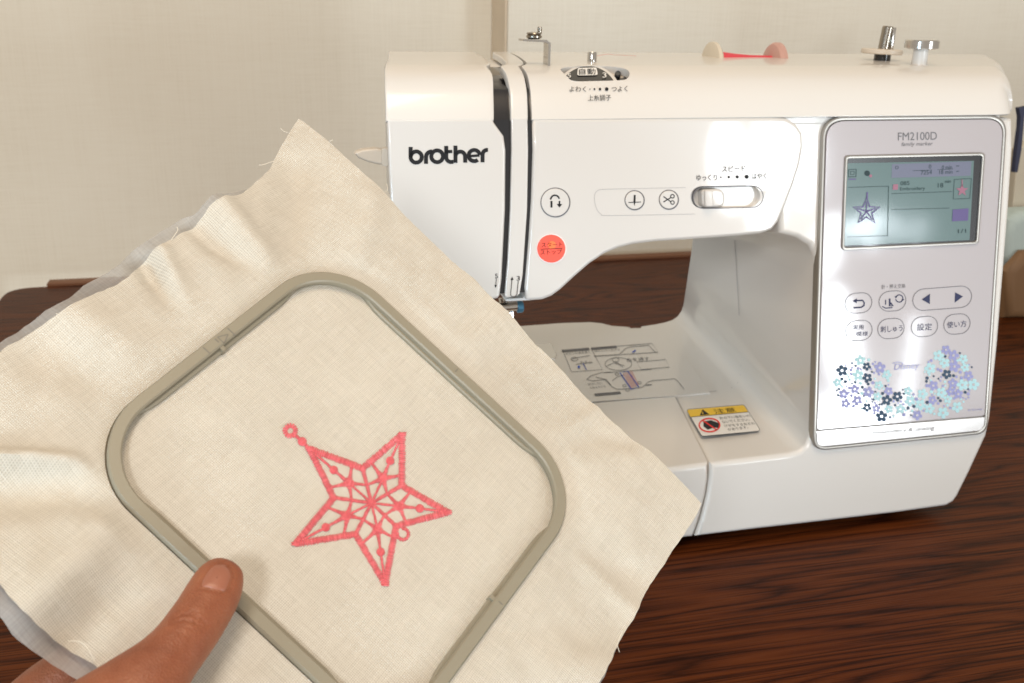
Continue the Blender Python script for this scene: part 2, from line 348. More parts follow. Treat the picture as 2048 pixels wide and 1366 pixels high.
# --- cotton sheeting (UV in metres along warp and weft)
def cloth_mat(name, ca, cb, transl, alpha=1.0, weave=1.0):
    m, nt, b, tc = nodes(name); L = nt.links.new
    sep = N(nt, 'ShaderNodeSeparateXYZ'); L(tc.outputs['UV'], sep.inputs[0])
    sins = []
    for ax in (0, 1):
        nz = N(nt, 'ShaderNodeTexNoise', Scale=160.0, Detail=2.0); L(tc.outputs['UV'], nz.inputs['Vector'])
        ma = N(nt, 'ShaderNodeMath', _operation='MULTIPLY_ADD'); ma.inputs[1].default_value = 2 * math.pi / 0.00068
        wob = N(nt, 'ShaderNodeMath', _operation='MULTIPLY'); wob.inputs[1].default_value = 3.0; L(nz.outputs['Fac'], wob.inputs[0])
        L(sep.outputs[ax], ma.inputs[0]); L(wob.outputs[0], ma.inputs[2])
        si = N(nt, 'ShaderNodeMath', _operation='SINE'); L(ma.outputs[0], si.inputs[0]); sins.append(si)
    pr = N(nt, 'ShaderNodeMath', _operation='MAXIMUM'); L(sins[0].outputs[0], pr.inputs[0]); L(sins[1].outputs[0], pr.inputs[1])
    st = []
    for sc_ in ((2600, 130, 1), (110, 2200, 1)):       # slubs along both thread directions
        mp = N(nt, 'ShaderNodeMapping'); mp.inputs['Scale'].default_value = sc_; L(tc.outputs['UV'], mp.inputs['Vector'])
        n = N(nt, 'ShaderNodeTexNoise', Scale=0.72, Detail=2.0); L(mp.outputs[0], n.inputs['Vector']); st.append(n)
    a0 = N(nt, 'ShaderNodeMath', _operation='ADD'); L(st[0].outputs['Fac'], a0.inputs[0]); L(st[1].outputs['Fac'], a0.inputs[1])
    a1 = N(nt, 'ShaderNodeMath', _operation='MULTIPLY_ADD'); a1.inputs[1].default_value = 0.42; a1.inputs[2].default_value = 0.60; L(a0.outputs[0], a1.inputs[0])
    big = N(nt, 'ShaderNodeTexNoise', Scale=26.0, Detail=4.0); L(tc.outputs['UV'], big.inputs['Vector'])
    a2 = N(nt, 'ShaderNodeMath', _operation='MULTIPLY_ADD'); a2.inputs[1].default_value = 0.26 * weave; L(pr.outputs[0], a2.inputs[0]); L(a1.outputs[0], a2.inputs[2])
    a3 = N(nt, 'ShaderNodeMath', _operation='MULTIPLY_ADD'); a3.inputs[1].default_value = 0.40; L(big.outputs['Fac'], a3.inputs[0]); L(a2.outputs[0], a3.inputs[2])
    mr = N(nt, 'ShaderNodeMapRange'); mr.inputs['From Min'].default_value = 0.75; mr.inputs['From Max'].default_value = 1.65; L(a3.outputs[0], mr.inputs['Value'])
    r = ramp(nt, [(0, cb), (1, ca)]); L(mr.outputs[0], r.inputs['Fac']); L(r.outputs['Color'], b.inputs['Base Color'])
    b.inputs['Roughness'].default_value = 0.85; b.inputs['Specular IOR Level'].default_value = 0.2
    b.inputs['Sheen Weight'].default_value = 0.15
    bp = N(nt, 'ShaderNodeBump', Strength=0.6, Distance=0.0005); L(a2.outputs[0], bp.inputs['Height']); L(bp.outputs['Normal'], b.inputs['Normal'])
    tr = N(nt, 'ShaderNodeBsdfTranslucent'); L(r.outputs['Color'], tr.inputs['Color'])
    ms = N(nt, 'ShaderNodeMixShader'); ms.inputs[0].default_value = transl; L(b.outputs[0], ms.inputs[1]); L(tr.outputs[0], ms.inputs[2])
    out = nt.nodes['Material Output']
    if alpha < 1:
        tp = N(nt, 'ShaderNodeBsdfTransparent'); m2 = N(nt, 'ShaderNodeMixShader'); m2.inputs[0].default_value = alpha
        L(tp.outputs[0], m2.inputs[1]); L(ms.outputs[0], m2.inputs[2]); L(m2.outputs[0], out.inputs['Surface'])
    else: L(ms.outputs[0], out.inputs['Surface'])
cloth_mat('cotton', (0.79, 0.73, 0.62, 1), (0.43, 0.38, 0.30, 1), 0.14)
cloth_mat('interfacing', (0.74, 0.72, 0.68, 1), (0.28, 0.265, 0.245, 1), 0.3, alpha=0.72, weave=0.0)
m, nt, b, tc = nodes('thread'); L = nt.links.new
sep = N(nt, 'ShaderNodeSeparateXYZ'); L(tc.outputs['UV'], sep.inputs[0])
r = ramp(nt, [(0.0, (0.60, 0.100, 0.115, 1)), (0.5, (0.72, 0.138, 0.152, 1)), (1.0, (0.82, 0.20, 0.215, 1))]); L(sep.outputs[0], r.inputs['Fac']); L(r.outputs['Color'], b.inputs['Base Color'])
b.inputs['Roughness'].default_value = 0.40; b.inputs['Specular IOR Level'].default_value = 0.6; b.inputs['Sheen Weight'].default_value = 0.2
# --- skin
m, nt, b, tc = nodes('skin'); L = nt.links.new
n = N(nt, 'ShaderNodeTexNoise', Scale=70.0, Detail=8.0, Roughness=0.65); L(tc.outputs['Object'], n.inputs['Vector'])
n.inputs['Distortion'].default_value = 0.4
r = ramp(nt, [(0.25, (0.205, 0.056, 0.022, 1)), (0.75, (0.33, 0.112, 0.050, 1))]); L(n.outputs['Fac'], r.inputs['Fac']); L(r.outputs['Color'], b.inputs['Base Color'])
b.inputs['Roughness'].default_value = 0.48; b.inputs['Subsurface Weight'].default_value = 0.25
b.inputs['Subsurface Radius'].default_value = (0.6, 0.22, 0.1); b.inputs['Subsurface Scale'].default_value = 0.004
v = N(nt, 'ShaderNodeTexVoronoi', Scale=1500.0); L(tc.outputs['Object'], v.inputs['Vector'])
n3 = N(nt, 'ShaderNodeTexNoise', Scale=420.0, Detail=3.0); L(tc.outputs['Object'], n3.inputs['Vector'])
ad = N(nt, 'ShaderNodeMath', _operation='ADD'); L(v.outputs['Distance'], ad.inputs[0]); L(n3.outputs['Fac'], ad.inputs[1])
bp = N(nt, 'ShaderNodeBump', Strength=0.26, Distance=0.0005); L(ad.outputs[0], bp.inputs['Height']); L(bp.outputs['Normal'], b.inputs['Normal'])
mat('nail', (0.335, 0.122, 0.070, 1), 0.38, coat=0.10, coat_rough=0.35, var=(300, 0.9))
mat('nail_rim', (0.62, 0.42, 0.31, 1), 0.45)

# ================================================================== the setting
# table: rounded slab, back edge at Y = 1.30, left end just inside the frame
TX0, TX1, TY0, TY1 = -0.310, 1.5, 0.29, 1.30
def rrect(x0, x1, y0, y1, r, seg=8):
    return [(p.x, p.y) for p in round_poly([(x0, y0), (x1, y0), (x1, y1), (x0, y1)], r, seg)]
tb = empty('table', (0.6, 0.6, 0), 'dark brown wood-grain table under the white sewing machine', 'table')
oo = rrect(TX0, TX1, TY0, TY1, 0.035)
def slab(name, outline, z0, z1, matn, parent, bevel):
    o = loops_solid(name, [V3((x, y, z1)) for x, y in outline], [V3((x, y, z0)) for x, y in outline], matn, parent, bevel, 3)
    return o
def local(o, e):                                      # keep world coordinates under an Empty
    o.matrix_parent_inverse = Matrix.Translation(-e.location)
t_ = slab('tabletop', oo, -0.035, 0.0, 'wood', tb, 0.004); local(t_, tb)
t_ = slab('back_rail', [(x, y) for x, y in [(TX0 + 0.045, TY1 - 0.002), (TX1 - 0.02, TY1 - 0.002), (TX1 - 0.02, TY1 + 0.016), (TX0 + 0.045, TY1 + 0.016)]], -0.03, 0.004, 'wood_edge', tb, 0.002); local(t_, tb)
for lx in (TX0 + 0.05, TX1 - 0.05):
    for ly in (TY0 + 0.05, TY1 - 0.06):
        t_ = slab('leg', [(lx - .025, ly - .025), (lx + .025, ly - .025), (lx + .025, ly + .025), (lx - .025, ly + .025)], -0.72, -0.035, 'wood', tb, 0.003); local(t_, tb)
# wall: deep part on the left, a proud section on the right
WYR = 1.335
xr_ = YP(1016, 60, WYR).x; WYL = 1.42
xl_ = xr_
def box(name, x0, x1, y0, y1, z0, z1, matn, parent=None, bevel=0.0):
    bm = bmesh.new(); bmesh.ops.create_cube(bm, size=1)
    for v in bm.verts: v.co = V3((x0 + (v.co.x + .5) * (x1 - x0), y0 + (v.co.y + .5) * (y1 - y0), z0 + (v.co.z + .5) * (z1 - z0)))
    if bevel: bmesh.ops.bevel(bm, geom=bm.edges[:], offset=bevel, segments=2, profile=0.5, affect='EDGES')
    return from_bm(name, bm, matn, parent, 35)
tag(box('wall', -2.5, xr_ + 0.1, WYL, WYL + 0.1, -0.75, 1.9, 'wallpaper'), kind='structure')
tag(box('wall_section', xr_, 3.0, WYR, WYL + 0.1, -0.75, 1.9, 'wallpaper', bevel=0.002), kind='structure')
tag(box('wall_trim', xr_ - 0.003, xr_ - 0.0005, WYR + 0.004, WYL - 0.001, -0.75, 1.9, 'wall_trim'), kind='structure')

# ================================================================== sewing machine
SM = empty('sewing_machine', (0.30, 0.62, 0), 'white sewing and embroidery machine with colour screen on the dark table', 'sewing machine')
def part(o, parent=SM):
    o.parent = parent
    e = SM.location if parent is SM else None
    if parent is SM: o.matrix_parent_inverse = Matrix.Translation(-SM.location)
    else: o.matrix_parent_inverse = parent.matrix_world.inverted() if False else Matrix.Identity(4)
    return o
def sub(o, parent):                                   # sub-part of a part whose mesh is in world coordinates
    o.parent = parent; o.matrix_parent_inverse = Matrix.Identity(4); return o

# --- column and base: one L-shaped moulding, front loop <-> back loop
OB = -0.0042
fr_, bk_ = [], []
def add(px, py, back): fr_.append(F(px, py, OB)); bk_.append(back)
YB = 0.735
outer = [(1556, 238), (1800, 236), (2012, 235), (2027, 238), (2028, 300), (2020, 420), (2012, 520), (1998, 690), (1983, 835), (1975, 872), (1942, 944),
         (1917, 994), (1908, 1006), (1893, 1014), (1800, 1027), (1640, 1046), (1500, 1062), (1392, 1075)]
for p in outer:
    q = F(p[0], p[1], OB); add(*p, V3((q.x - (0.012 if p[0] > 1700 else 0), YB, q.z)))
for p in [(1404, 1040), (1416, 990), (1421, 955), (1420, 927)]:
    q = F(*p, OB); add(*p, V3((q.x, YB, q.z)) if p[1] > 940 else BED(1283, 653))
inner = [((1470, 921), (1310, 649)), ((1530, 914), (1330, 645)), ((1580, 907.5), (1345, 640)), ((1600, 902), (1355, 633)), ((1613, 892), (1363, 622)), ((1620, 876), (1367, 610)), ((1623, 850), (1370, 592)),
         ((1627, 760), (1376, 550)), ((1632, 640), (1382, 510)), ((1634, 560), (1386, 478)), ((1632, 515), (1388, 462)), ((1620, 490), (1388, 455)), ((1595, 475), (1386, 450)), ((1560, 466), (1380, 448)), ((1556, 400), (1380, 400))]
for (a, c), (d, e) in inner:
    f_ = min(1.0, max(0.0, (646 - e) / 90.0)); bp_ = BED(d, e); cp_ = YP(d, e, 0.722)
    back = bp_ if e >= 646 else (ZP(d, e, BEDZ).lerp(cp_, f_) if e > 556 else cp_)
    if e > 556: back = CAM + ray(d, e) * ((bp_.y * (1 - f_) + 0.722 * f_) / ray(d, e).y)
    add(a, c, back)
body = part(loops_solid('body', fr_, bk_, 'white_plastic', SM, 0.0035, 4))
# --- flat bed behind the embroidery unit, planar at BEDZ
def slab_px(name, pts, z, thick, matn, bevel=0.0006):
    return part(loops_solid(name, [ZP(x, y, z) for x, y in pts], [ZP(x, y, z) - V3((0, 0, thick)) for x, y in pts], matn, SM, bevel, 2))
slab_px('bed_plate', [(1352, 791), (1420, 785), (1330, 656), (1283, 656), (1240, 657), (1200, 666), (1150, 674.5), (1060, 684.5), (900, 700), (700, 730), (700, 850), (1200, 802)], BEDZ - 0.0001, 0.05, 'white_plastic', 0)
slab_px('rear_guard', [(1262, 653), (1225, 650.5), (1205, 645.5), (1180, 643), (1120, 645), (1040, 651), (800, 675), (800, 715), (1060, 688), (1150, 678), (1205, 669), (1245, 659)], BEDZ - 0.004, 0.045, 'white_plastic', 0.002)
slab_px('needle_plate', [(960, 697), (1094, 686.5), (1103, 686), (1113, 708), (1110, 716), (960, 735)], BEDZ + 0.0006, 0.0015, 'chrome')
# --- embroidery unit in front and to the left of the seam
uf = [(1416.5, 927), (1419, 957), (1414, 990), (1401, 1040), (1388, 1075.5), (1200, 1098), (700, 1158), (700, 1016), (1000, 979), (1200, 953), (1300, 941), (1360, 934)]
ub = {0: (1350, 794), 7: (700, 855), 8: (1000, 823), 9: (1180, 807), 10: (1260, 800), 11: (1315, 796)}
f2 = [F(x, y, OB) for x, y in uf]
b2 = [BED(*ub[i]) if i in ub else V3((f2[i].x - 0.02, 0.64, f2[i].z)) for i in range(len(uf))]
unit = part(loops_solid('embroidery_unit', f2, b2, 'white_plastic', SM, 0.0035, 4))
for fx, fy in ((0.12, 0.60), (0.46, 0.60), (0.12, 0.71), (0.46, 0.71)):
    bm = bmesh.new(); lathe(bm, V3((fx, fy, 0)), V3((0, 0, 1)), [(0.009, 0), (0.009, 0.016)], 16); part(from_bm('foot', bm, 'black_plastic', SM))

# --- top cover: one profile swept along X, three pieces with the thread slots between
def prof_at():
    c0 = F(1200, 238, 0.0)
    pts = [(c0.y, c0.z), (c0.y + 0.0045, c0.z + 0.0085), (c0.y + 0.0105, c0.z + 0.0165), (c0.y + 0.019, c0.z + 0.0232), (c0.y + 0.031, c0.z + 0.0272), (c0.y + 0.048, c0.z + 0.0286), (c0.y + 0.105, c0.z + 0.0290), (c0.y + 0.170, c0.z + 0.0285)]
    P = catmull(pts, 5); return [(p.x, p.y) for p in P]
PROF = prof_at(); NPF = len(PROF)
ZTOP = max(z for _, z in PROF); ZC = PROF[0][1]; YC = PROF[0][0]
def px_at_prof(px, py, Y):                            # world x of a pixel at depth Y
    r = ray(px, py); return r.x * Y / r.y
def top_piece(name, xl, xr, xs_n, round_right=False, taper_left=False, thick=0.004):
    """xl, xr: functions of profile index 0..NPF-1 -> world x"""
    vs_, fs = [], []
    cols = [i / xs_n for i in range(xs_n + 1)]
    if round_right:
        cols = [c * 0.955 for c in cols] + [0.955 + 0.045 * math.sin(math.pi / 2 * k / 9) for k in range(1, 10)]
    W = len(cols)
    def P(i, a, inset):
        y, z = PROF[i]; x0, x1 = xl(i), xr(i); x = x0 + (x1 - x0) * a
        if round_right and a > 0.955:
            s = (a - 0.955) / 0.045; k = 1 - math.sqrt(max(0, 1 - min(1, s) ** 2)); z = ZC + (z - ZC) * (1 - 0.93 * k) ; y = y + 0.006 * k * (1 if i < 12 else 0)
        return V3((x, y + inset * (0.9 if i < 22 else 0.1), z - inset * (0.3 if i < 8 else 1)))
    for ins in (0, thick):
        for i in range(NPF):
            for a in cols: vs_.append(P(i, a, ins))
    off = NPF * W
    for i in range(NPF - 1):
        for k in range(W - 1):
            q = (i * W + k, i * W + k + 1, (i + 1) * W + k + 1, (i + 1) * W + k)
            fs.append(q); fs.append(tuple(off + t for t in reversed(q)))
    border = [i * W for i in range(NPF)] + [(NPF - 1) * W + k for k in range(1, W)] + [i * W + W - 1 for i in range(NPF - 2, -1, -1)] + [k for k in range(W - 2, 0, -1)]
    for j in range(len(border)):
        a, b_ = border[j], border[(j + 1) % len(border)]; fs.append((a, b_, off + b_, off + a))
    bm = bmesh.new(); bv = [bm.verts.new(v) for v in vs_]
    for f__ in fs: bm.faces.new([bv[t] for t in f__])
    bmesh.ops.recalc_face_normals(bm, faces=bm.faces[:])
    es = []
    for j in range(len(border)):
        e = bm.edges.get((bv[border[j]], bv[border[(j + 1) % len(border)]]))
        if e: es.append(e)
    bmesh.ops.bevel(bm, geom=es, offset=0.0008, segments=2, profile=0.5, affect='EDGES', clamp_overlap=True)
    return part(from_bm(name, bm, 'white_plastic', SM, 40))
def edge(keys):                                       # keys: (profile fraction, pixel x, pixel y) -> interpolated world x
    ks = [(t, px_at_prof(px, py, PROF[min(NPF - 1, int(round(t * (NPF - 1))))][0])) for t, px, py in keys]
    def fn(i):
        t = i / (NPF - 1)
        for (t0, x0), (t1, x1) in zip(ks, ks[1:]):
            if t <= t1: s = (t - t0) / (t1 - t0); return x0 + (x1 - x0) * s
        return ks[-1][1]
    return fn
HXL = F(772, 240).x
top_piece('head_top_cover', edge([(0, 772, 240), (0.3, 770, 170), (0.5, 769, 140), (0.7, 772, 124), (1, 778, 120)]), edge([(0, 988, 238), (0.25, 987, 180), (0.45, 985, 140), (0.62, 972, 125), (1, 950, 120)]), 24)
top_piece('head_top_strip', edge([(0, 1022, 238), (0.25, 1020, 180), (0.45, 1012, 140), (0.62, 1000, 125), (1, 985, 120)]), edge([(0, 1056, 238), (0.25, 1054, 190), (0.45, 1047, 150), (0.62, 1036, 125), (1, 1018, 120)]), 6)
topc = top_piece('arm_top_cover', edge([(0, 1064, 238), (0.25, 1061, 190), (0.45, 1054, 150), (0.62, 1042, 125), (1, 1022, 120)]), edge([(0, 2029, 238), (0.3, 2030, 190), (0.5, 2030, 150), (0.7, 2022, 125), (1, 2000, 119)]), 60, round_right=True)
# black chassis seen through the slots
bm = bmesh.new(); xa, xb = F(976, 238).x, F(1075, 238).x
prof2 = [(F(1040, 585, -0.0022).y, F(1040, 585, -0.0022).z), (YC + 0.0022, ZC)] + [(y + 0.0022, z - 0.0018) for y, z in PROF[1:12]] + [(y + 0.004, z - 0.006) for y, z in PROF[16:]] + [(YC + 0.17, ZC - 0.05), (0.64, F(1040, 585).z)]
va = [bm.verts.new((xa, y, z)) for y, z in prof2]; vb = [bm.verts.new((xb, y, z)) for y, z in prof2]
bm.faces.new(va); bm.faces.new(vb[::-1])
for i in range(len(prof2)): bm.faces.new((va[i], va[(i + 1) % len(prof2)], vb[(i + 1) % len(prof2)], vb[i]))
part(from_bm('chassis', bm, 'black_plastic', SM))
# back shell closing the arm
box_ = box('back_cover', HXL + 0.02, F(2010, 240).x - 0.02, 0.66, YC + 0.172, ZC - 0.075, ZTOP - 0.006, 'white_plastic', SM, 0.006); part(box_)

# --- head and arm front mouldings
head_px = [(773, 236.5), (880, 236), (986, 235.5), (990, 245), (1009, 271), (1013, 300), (1012, 420), (1005, 560), (1001, 592), (996, 599), (930, 602), (815, 600), (794, 590), (787, 560), (781, 420), (776, 320)]
plate('head_front_cover', head_px, F, 0.0, 0.085, 'white_gloss', SM, 0.0022, 4, 0.62); part(bpy.data.objects['head_front_cover'])
strip_px = [(1023, 236), (1055.5, 236), (1057, 300), (1055, 420), (1046, 550), (1040, 588), (1034, 593), (1012, 596), (1010, 590), (1016, 520), (1021, 420), (1023.5, 300)]
part(plate('head_front_strip', strip_px, F, 0.0, 0.03, 'white_gloss', SM, 0.0010, 3, 0.98))
arm_px = [(1065, 236), (1180, 235.5), (1300, 235), (1430, 234), (1545, 233.5), (1574, 235.5), (1594, 248), (1606, 266), (1608, 292), (1601, 330), (1588, 370), (1572, 412), (1558, 444), (1545, 460), (1522, 468), (1470, 473), (1390, 479), (1310, 484), (1268, 489),
          (1236, 497), (1210, 508), (1180, 528), (1150, 554), (1122, 580), (1104, 593), (1086, 600), (1064, 602), (1052, 600), (1050, 575), (1058, 480), (1063, 400), (1066, 300)]
arm_px = [arm_px[0]] + arm_px[1:]
part(plate('arm_lip', [(1068, 228), (1998, 226), (2000, 244), (1068, 248)], F, -0.0040, 0.008, 'white_plastic', SM)); part(plate('head_lip', [(780, 228), (980, 228), (980, 250), (780, 250)], F, -0.004, 0.008, 'white_plastic', SM))
arm = part(plate('arm_front_cover', arm_px, F, 0.0, 0.10, 'white_gloss', SM, 0.0026, 5, 0.93))
# slider recess cut into the arm
cut = plate('cutter', capsule(1456.5, 394.5, 141, 44, -0.02), F, 0.004, 0.0085, 'white_gloss', None)
boolean_cut(arm, cut)
# dial opening cut into the top cover
def proj_(p):
    q = MR.transposed() @ (p - CAM); return CX + FPX * q.x / q.z, CY + FPX * q.y / q.z
def slope_plane(px, py, di=2):                        # tangent plane of the top cover where this pixel falls
    best = min(range(2, NPF - 2), key=lambda i: abs(proj_(V3((px_at_prof(px, py, PROF[i][0]), *PROF[i])))[1] - py))
    (y0, z0), (y1, z1) = PROF[max(0, best - di)], PROF[best + di]; t = V3((0, y1 - y0, z1 - z0)).normalized(); nn = V3((0, -t.z, t.y))
    q = V3((0, *PROF[best]))
    def fn(x, y, off=0.0):
        r = ray(x, y); return CAM + r * (((q - CAM) @ nn + off) / (r @ nn))
    return fn, nn
TP, dn = slope_plane(1190, 147, 3)
TS, _ = slope_plane(1195, 187, 3)
dial_open = [(1122, 138), (1135, 130), (1160, 127), (1200, 126), (1230, 129), (1252, 136), (1260, 146), (1256, 156), (1240, 159), (1190, 160), (1150, 160), (1136, 154)]
cut = plate('cutter', [V3((p.x, p.y - 5, 0)) for p in catmull(dial_open, 4, True)], TP, 0.0015, 0.010, 'white_plastic', None, normal=dn)
boolean_cut(topc, cut)
dial_r = part(plate('dial_recess', circle(1191, 144, 72, 32, 17), TP, -0.0062, 0.002, 'beige_plastic', SM, normal=dn))
def lens(y_top, half, y_bot, n=24):                   # the part of the wheel that stands in the opening
    r_ = (half ** 2 + (y_bot - y_top) ** 2) / (2 * (y_bot - y_top)); a = math.asin(min(1, half / r_))
    return [V3((1176 + r_ * math.sin(-a + 2 * a * k / n), y_top + r_ - r_ * math.cos(-a + 2 * a * k / n), 0)) for k in range(n + 1)]
dial = part(plate('tension_dial', lens(128, 62, 165), TP, -0.0028, 0.004, 'white_plastic', SM, 0.0006, 2, normal=dn))
sub(plate('dial_face', lens(132, 53, 163), TP, -0.0024, 0.003, 'black_plastic', SM, 0.0002, 1, normal=dn), dial)
ink = Ink(TP, -0.0019); ink.poly(round_poly([(1156, 136), (1193, 135), (1196, 150), (1154, 151)], 4, 4)); sub(ink.done('dial_window', 'label_white', SM), dial)
ink = Ink(TP, -0.0016); ink.tx('自動', 1158, 143, 1191, 142.5, 12); sub(ink.done('lettering', 'ink', SM), dial)
sub(Ink(TP, -0.0016).tx('5', 1135, 151, 1142, 151, 8).done('lettering', 'label_white', SM), dial); sub(Ink(TP, -0.0016).tx('3', 1205, 150, 1213, 150, 10).done('lettering', 'label_white', SM), dial)
part(plate('dial_pointer', circle(1236, 146, 6.5, 16, 5.5), TP, -0.003, 0.004, 'black_plastic', SM, 0.0006, normal=dn))

# --- lettering on the arm
ink = Ink(TS, 0.0006)
ink.tx('よわく', 1139, 178, 1172, 178, 11); ink.tx('つよく', 1223, 178, 1255, 177, 11); ink.tx('上糸調子', 1176, 195.5, 1222, 195, 12)
for x, r_ in ((1180, 1.2), (1189, 1.9), (1200, 2.6), (1213.5, 3.6)): ink.disc(x, 178, r_)
part(ink.done('lettering', 'ink', SM))
ink = Ink(F, 0.0003)
ink.tx('スピード', 1444, 338, 1491, 337, 12); ink.tx('ゆっくり', 1393, 355.5, 1434, 355, 12); ink.tx('はやく', 1504, 352.5, 1533, 352, 12)
for x, r_ in ((1441.5, 1.6), (1457.5, 2.4), (1474.5, 3.2), (1493.5, 4.2)): ink.disc(x, 354.5 - (x - 1441) * 0.02, r_)
ink.tx('5', 990, 552, 996, 552, 9); ink.line([(993, 557), (991.5, 572)], 1.2); ink.poly([(989, 570), (994, 570), (991, 576)])
ink.tx('3', 1033, 556.5, 1040, 556.5, 9); ink.line([(1036.5, 562), (1034, 588), (1031, 593), (1026, 594), (1021.5, 591), (1021.5, 585), (1024, 558)], 1.3); ink.poly([(1021, 560), (1027, 560), (1024.5, 553)])
part(ink.done('lettering', 'ink', SM))
# maker's word on the head, drawn as round thick strokes
Z1 = lambda x, y, z=0: (700 + x / 3.4133, y / 3.4133 - 0.0)
def arcp(cx, cy, r, a0, a1, n=18): return [(cx + r * math.cos(math.radians(a0 + (a1 - a0) * k / n)), cy + r * math.sin(math.radians(a0 + (a1 - a0) * k / n))) for k in range(n + 1)]
ink = Ink(F, 0.0003); SW = 27
def st(pts, wd=SW, closed=False): ink.line([Z1(*p) for p in pts], wd / 3.4133, closed)
st([(414, 1003), (414, 1073)]); st(arcp(452, 1072, 38, 0, 360, 36)[:-1], SW, True)
st([(519, 1118), (519, 1072)] + arcp(557, 1072, 38, 180, 262, 10) + [(560, 1034)])
st(arcp(595, 1067, 40, 0, 360, 36)[:-1], SW, True)
st([(657, 996), (657, 1072)] + arcp(691, 1072, 34, 180, 95, 10) + [(706, 1105)]); st([(648, 1036), (698, 1034)], 22)
st([(720, 994), (720, 1112)]); st(arcp(753, 1068, 33, 195, 360, 14) + [(787, 1110)])
st(arcp(848, 1062, 38, 50, 355, 32)); st([(812, 1066), (884, 1061)], 17)
st([(905, 1108), (905, 1058)] + arcp(938, 1056, 33, 180, 268, 10) + [(942, 1023)])
part(ink.done('maker_lettering', 'ink', SM))
# raised pad around the small buttons
ink = Ink(F, 0.0002); ink.line(catmull([(1372, 375), (1300, 376.5), (1215, 378.5), (1196, 381), (1189, 392), (1192, 414), (1202, 428), (1222, 431), (1390, 428)], 6), 0.8); part(ink.done('pad_edge', 'ink_faint', SM))
# --- buttons
def button(name, cx, cy, r, matn='white_gloss', proud=0.0009, ring='ink_grey', slope=0):
    rg = part(ring_plate(name, circle(cx, cy, r + 2.0, 40), circle(cx, cy, r - 0.2, 40), F, 0.00025, 0.0006, ring, SM))
    cap = plate('cap', circle(cx, cy, r, 40), F, proud, proud + 0.0004, matn, SM, 0.0005, 3); sub(cap, rg); return rg
bt = button('reverse_button', 1111, 405, 28)
ink = Ink(F, 0.0011); ink.line([(1103, 415), (1103, 402)], 4.0); ink.line([(1102, 398)] + arcp(1110, 399, 8.5, 180, 350, 12), 3.2); ink.line([(1119, 402), (1119, 410)], 3.2); ink.poly([(1113.5, 408), (1124.5, 408), (1119, 415)]); sub(ink.done('icon', 'ink', SM), bt)
bt = button('needle_button', 1269.5, 400.5, 18.2)
ink = Ink(F, 0.0011); ink.line([(1257, 405), (1282, 404)], 1.6); ink.line([(1269.5, 390), (1269, 404)], 4.0); ink.poly([(1267, 404), (1271, 404), (1269, 412)]); sub(ink.done('icon', 'ink', SM), bt)
bt = button('thread_cutter_button', 1338, 399.5, 18.2)
ink = Ink(F, 0.0011); ink.line([(1327, 393), (1341, 403)], 2.0); ink.line([(1327, 404), (1342, 395)], 2.0)
ink.line(circle(1345, 392.5, 3.6, 14), 1.8, True); ink.line(circle(1345, 405, 3.6, 14), 1.8, True); sub(ink.done('icon', 'ink', SM), bt)
bt = button('start_button', 1103, 497.5, 28, 'button_red', 0.0010, 'label_white')
ink = Ink(F, 0.00115); ink.disc(1104, 490, 8); sub(ink.done('lamp', 'button_lamp', SM), bt)
ink = Ink(F, 0.0013); ink.tx('スタート', 1083, 490, 1125, 488.5, 10); ink.line([(1081, 498.5), (1125, 496.5)], 1.3); ink.tx('ストップ', 1081, 505, 1124, 503, 10); sub(ink.done('lettering', 'ink', SM), bt)
# speed slider
rec = part(plate('slider_floor', capsule(1456.5, 394.5, 141, 44, -0.02), F, -0.0040, 0.001, 'white_plastic', SM))
rim = ring_plate('slider_rim', capsule(1456.5, 394.5, 142, 45, -0.02), capsule(1456.5, 394.5, 138.5, 41.5, -0.02), F, 0.0001, 0.002, 'ink_grey', SM); part(rim)
kn = part(plate('slider_knob', round_poly([(1404, 379), (1449, 378), (1451, 414), (1405, 415)], [10, 16, 16, 10], 6), F, 0.0022, 0.006, 'white_gloss', SM, 0.0016, 4))
sub(plate('grip', round_poly([(1410, 380), (1426, 380), (1428, 414), (1411, 414)], 5, 5), F, 0.0042, 0.0022, 'white_gloss', SM, 0.0013, 4), kn)

# --- operation panel
fo = round_poly([(1646, 233), (2016, 229), (1974, 868), (1625, 903)], [46, 38, 26, 26], 8)
fi = round_poly([(1653, 241), (2008, 237), (1968, 862), (1633, 896)], [40, 32, 22, 20], 8)
part(ring_plate('panel_frame', fo, fi, F, -0.0014, 0.006, 'silver', SM, bevel=0.0007))
pn = part(plate('panel_face', round_poly([(1654, 242), (2007, 238), (1971.5, 831.5), (1634, 860)], [40, 32, 10, 6], 8), F, -0.0020, 0.006, 'panel', SM, 0.0004, 2))
bar = part(plate('panel_foot', round_poly([(1633, 862.5), (1971, 834), (1968, 861), (1634, 895)], [2, 2, 22, 18], 6), F, -0.0018, 0.006, 'silver_white', SM, 0.0006, 2))
ink = Ink(F, -0.0015); ink.tx('embroidery & sewing', 1745, 866.5, 1870, 856.5, 11, shear=0.2); sub(ink.done('lettering', 'ink_faint', SM), bar)
PO = -0.0018
ink = Ink(F, PO); ink.tx('FM2100D', 1796, 273, 1874, 271.5, 16); part(ink.done('lettering', 'ink_grey', SM)); ink = Ink(F, PO); ink.tx('family marker', 1803, 289.5, 1866, 288, 10, shear=0.25)
part(ink.done('lettering', 'ink_grey', SM))
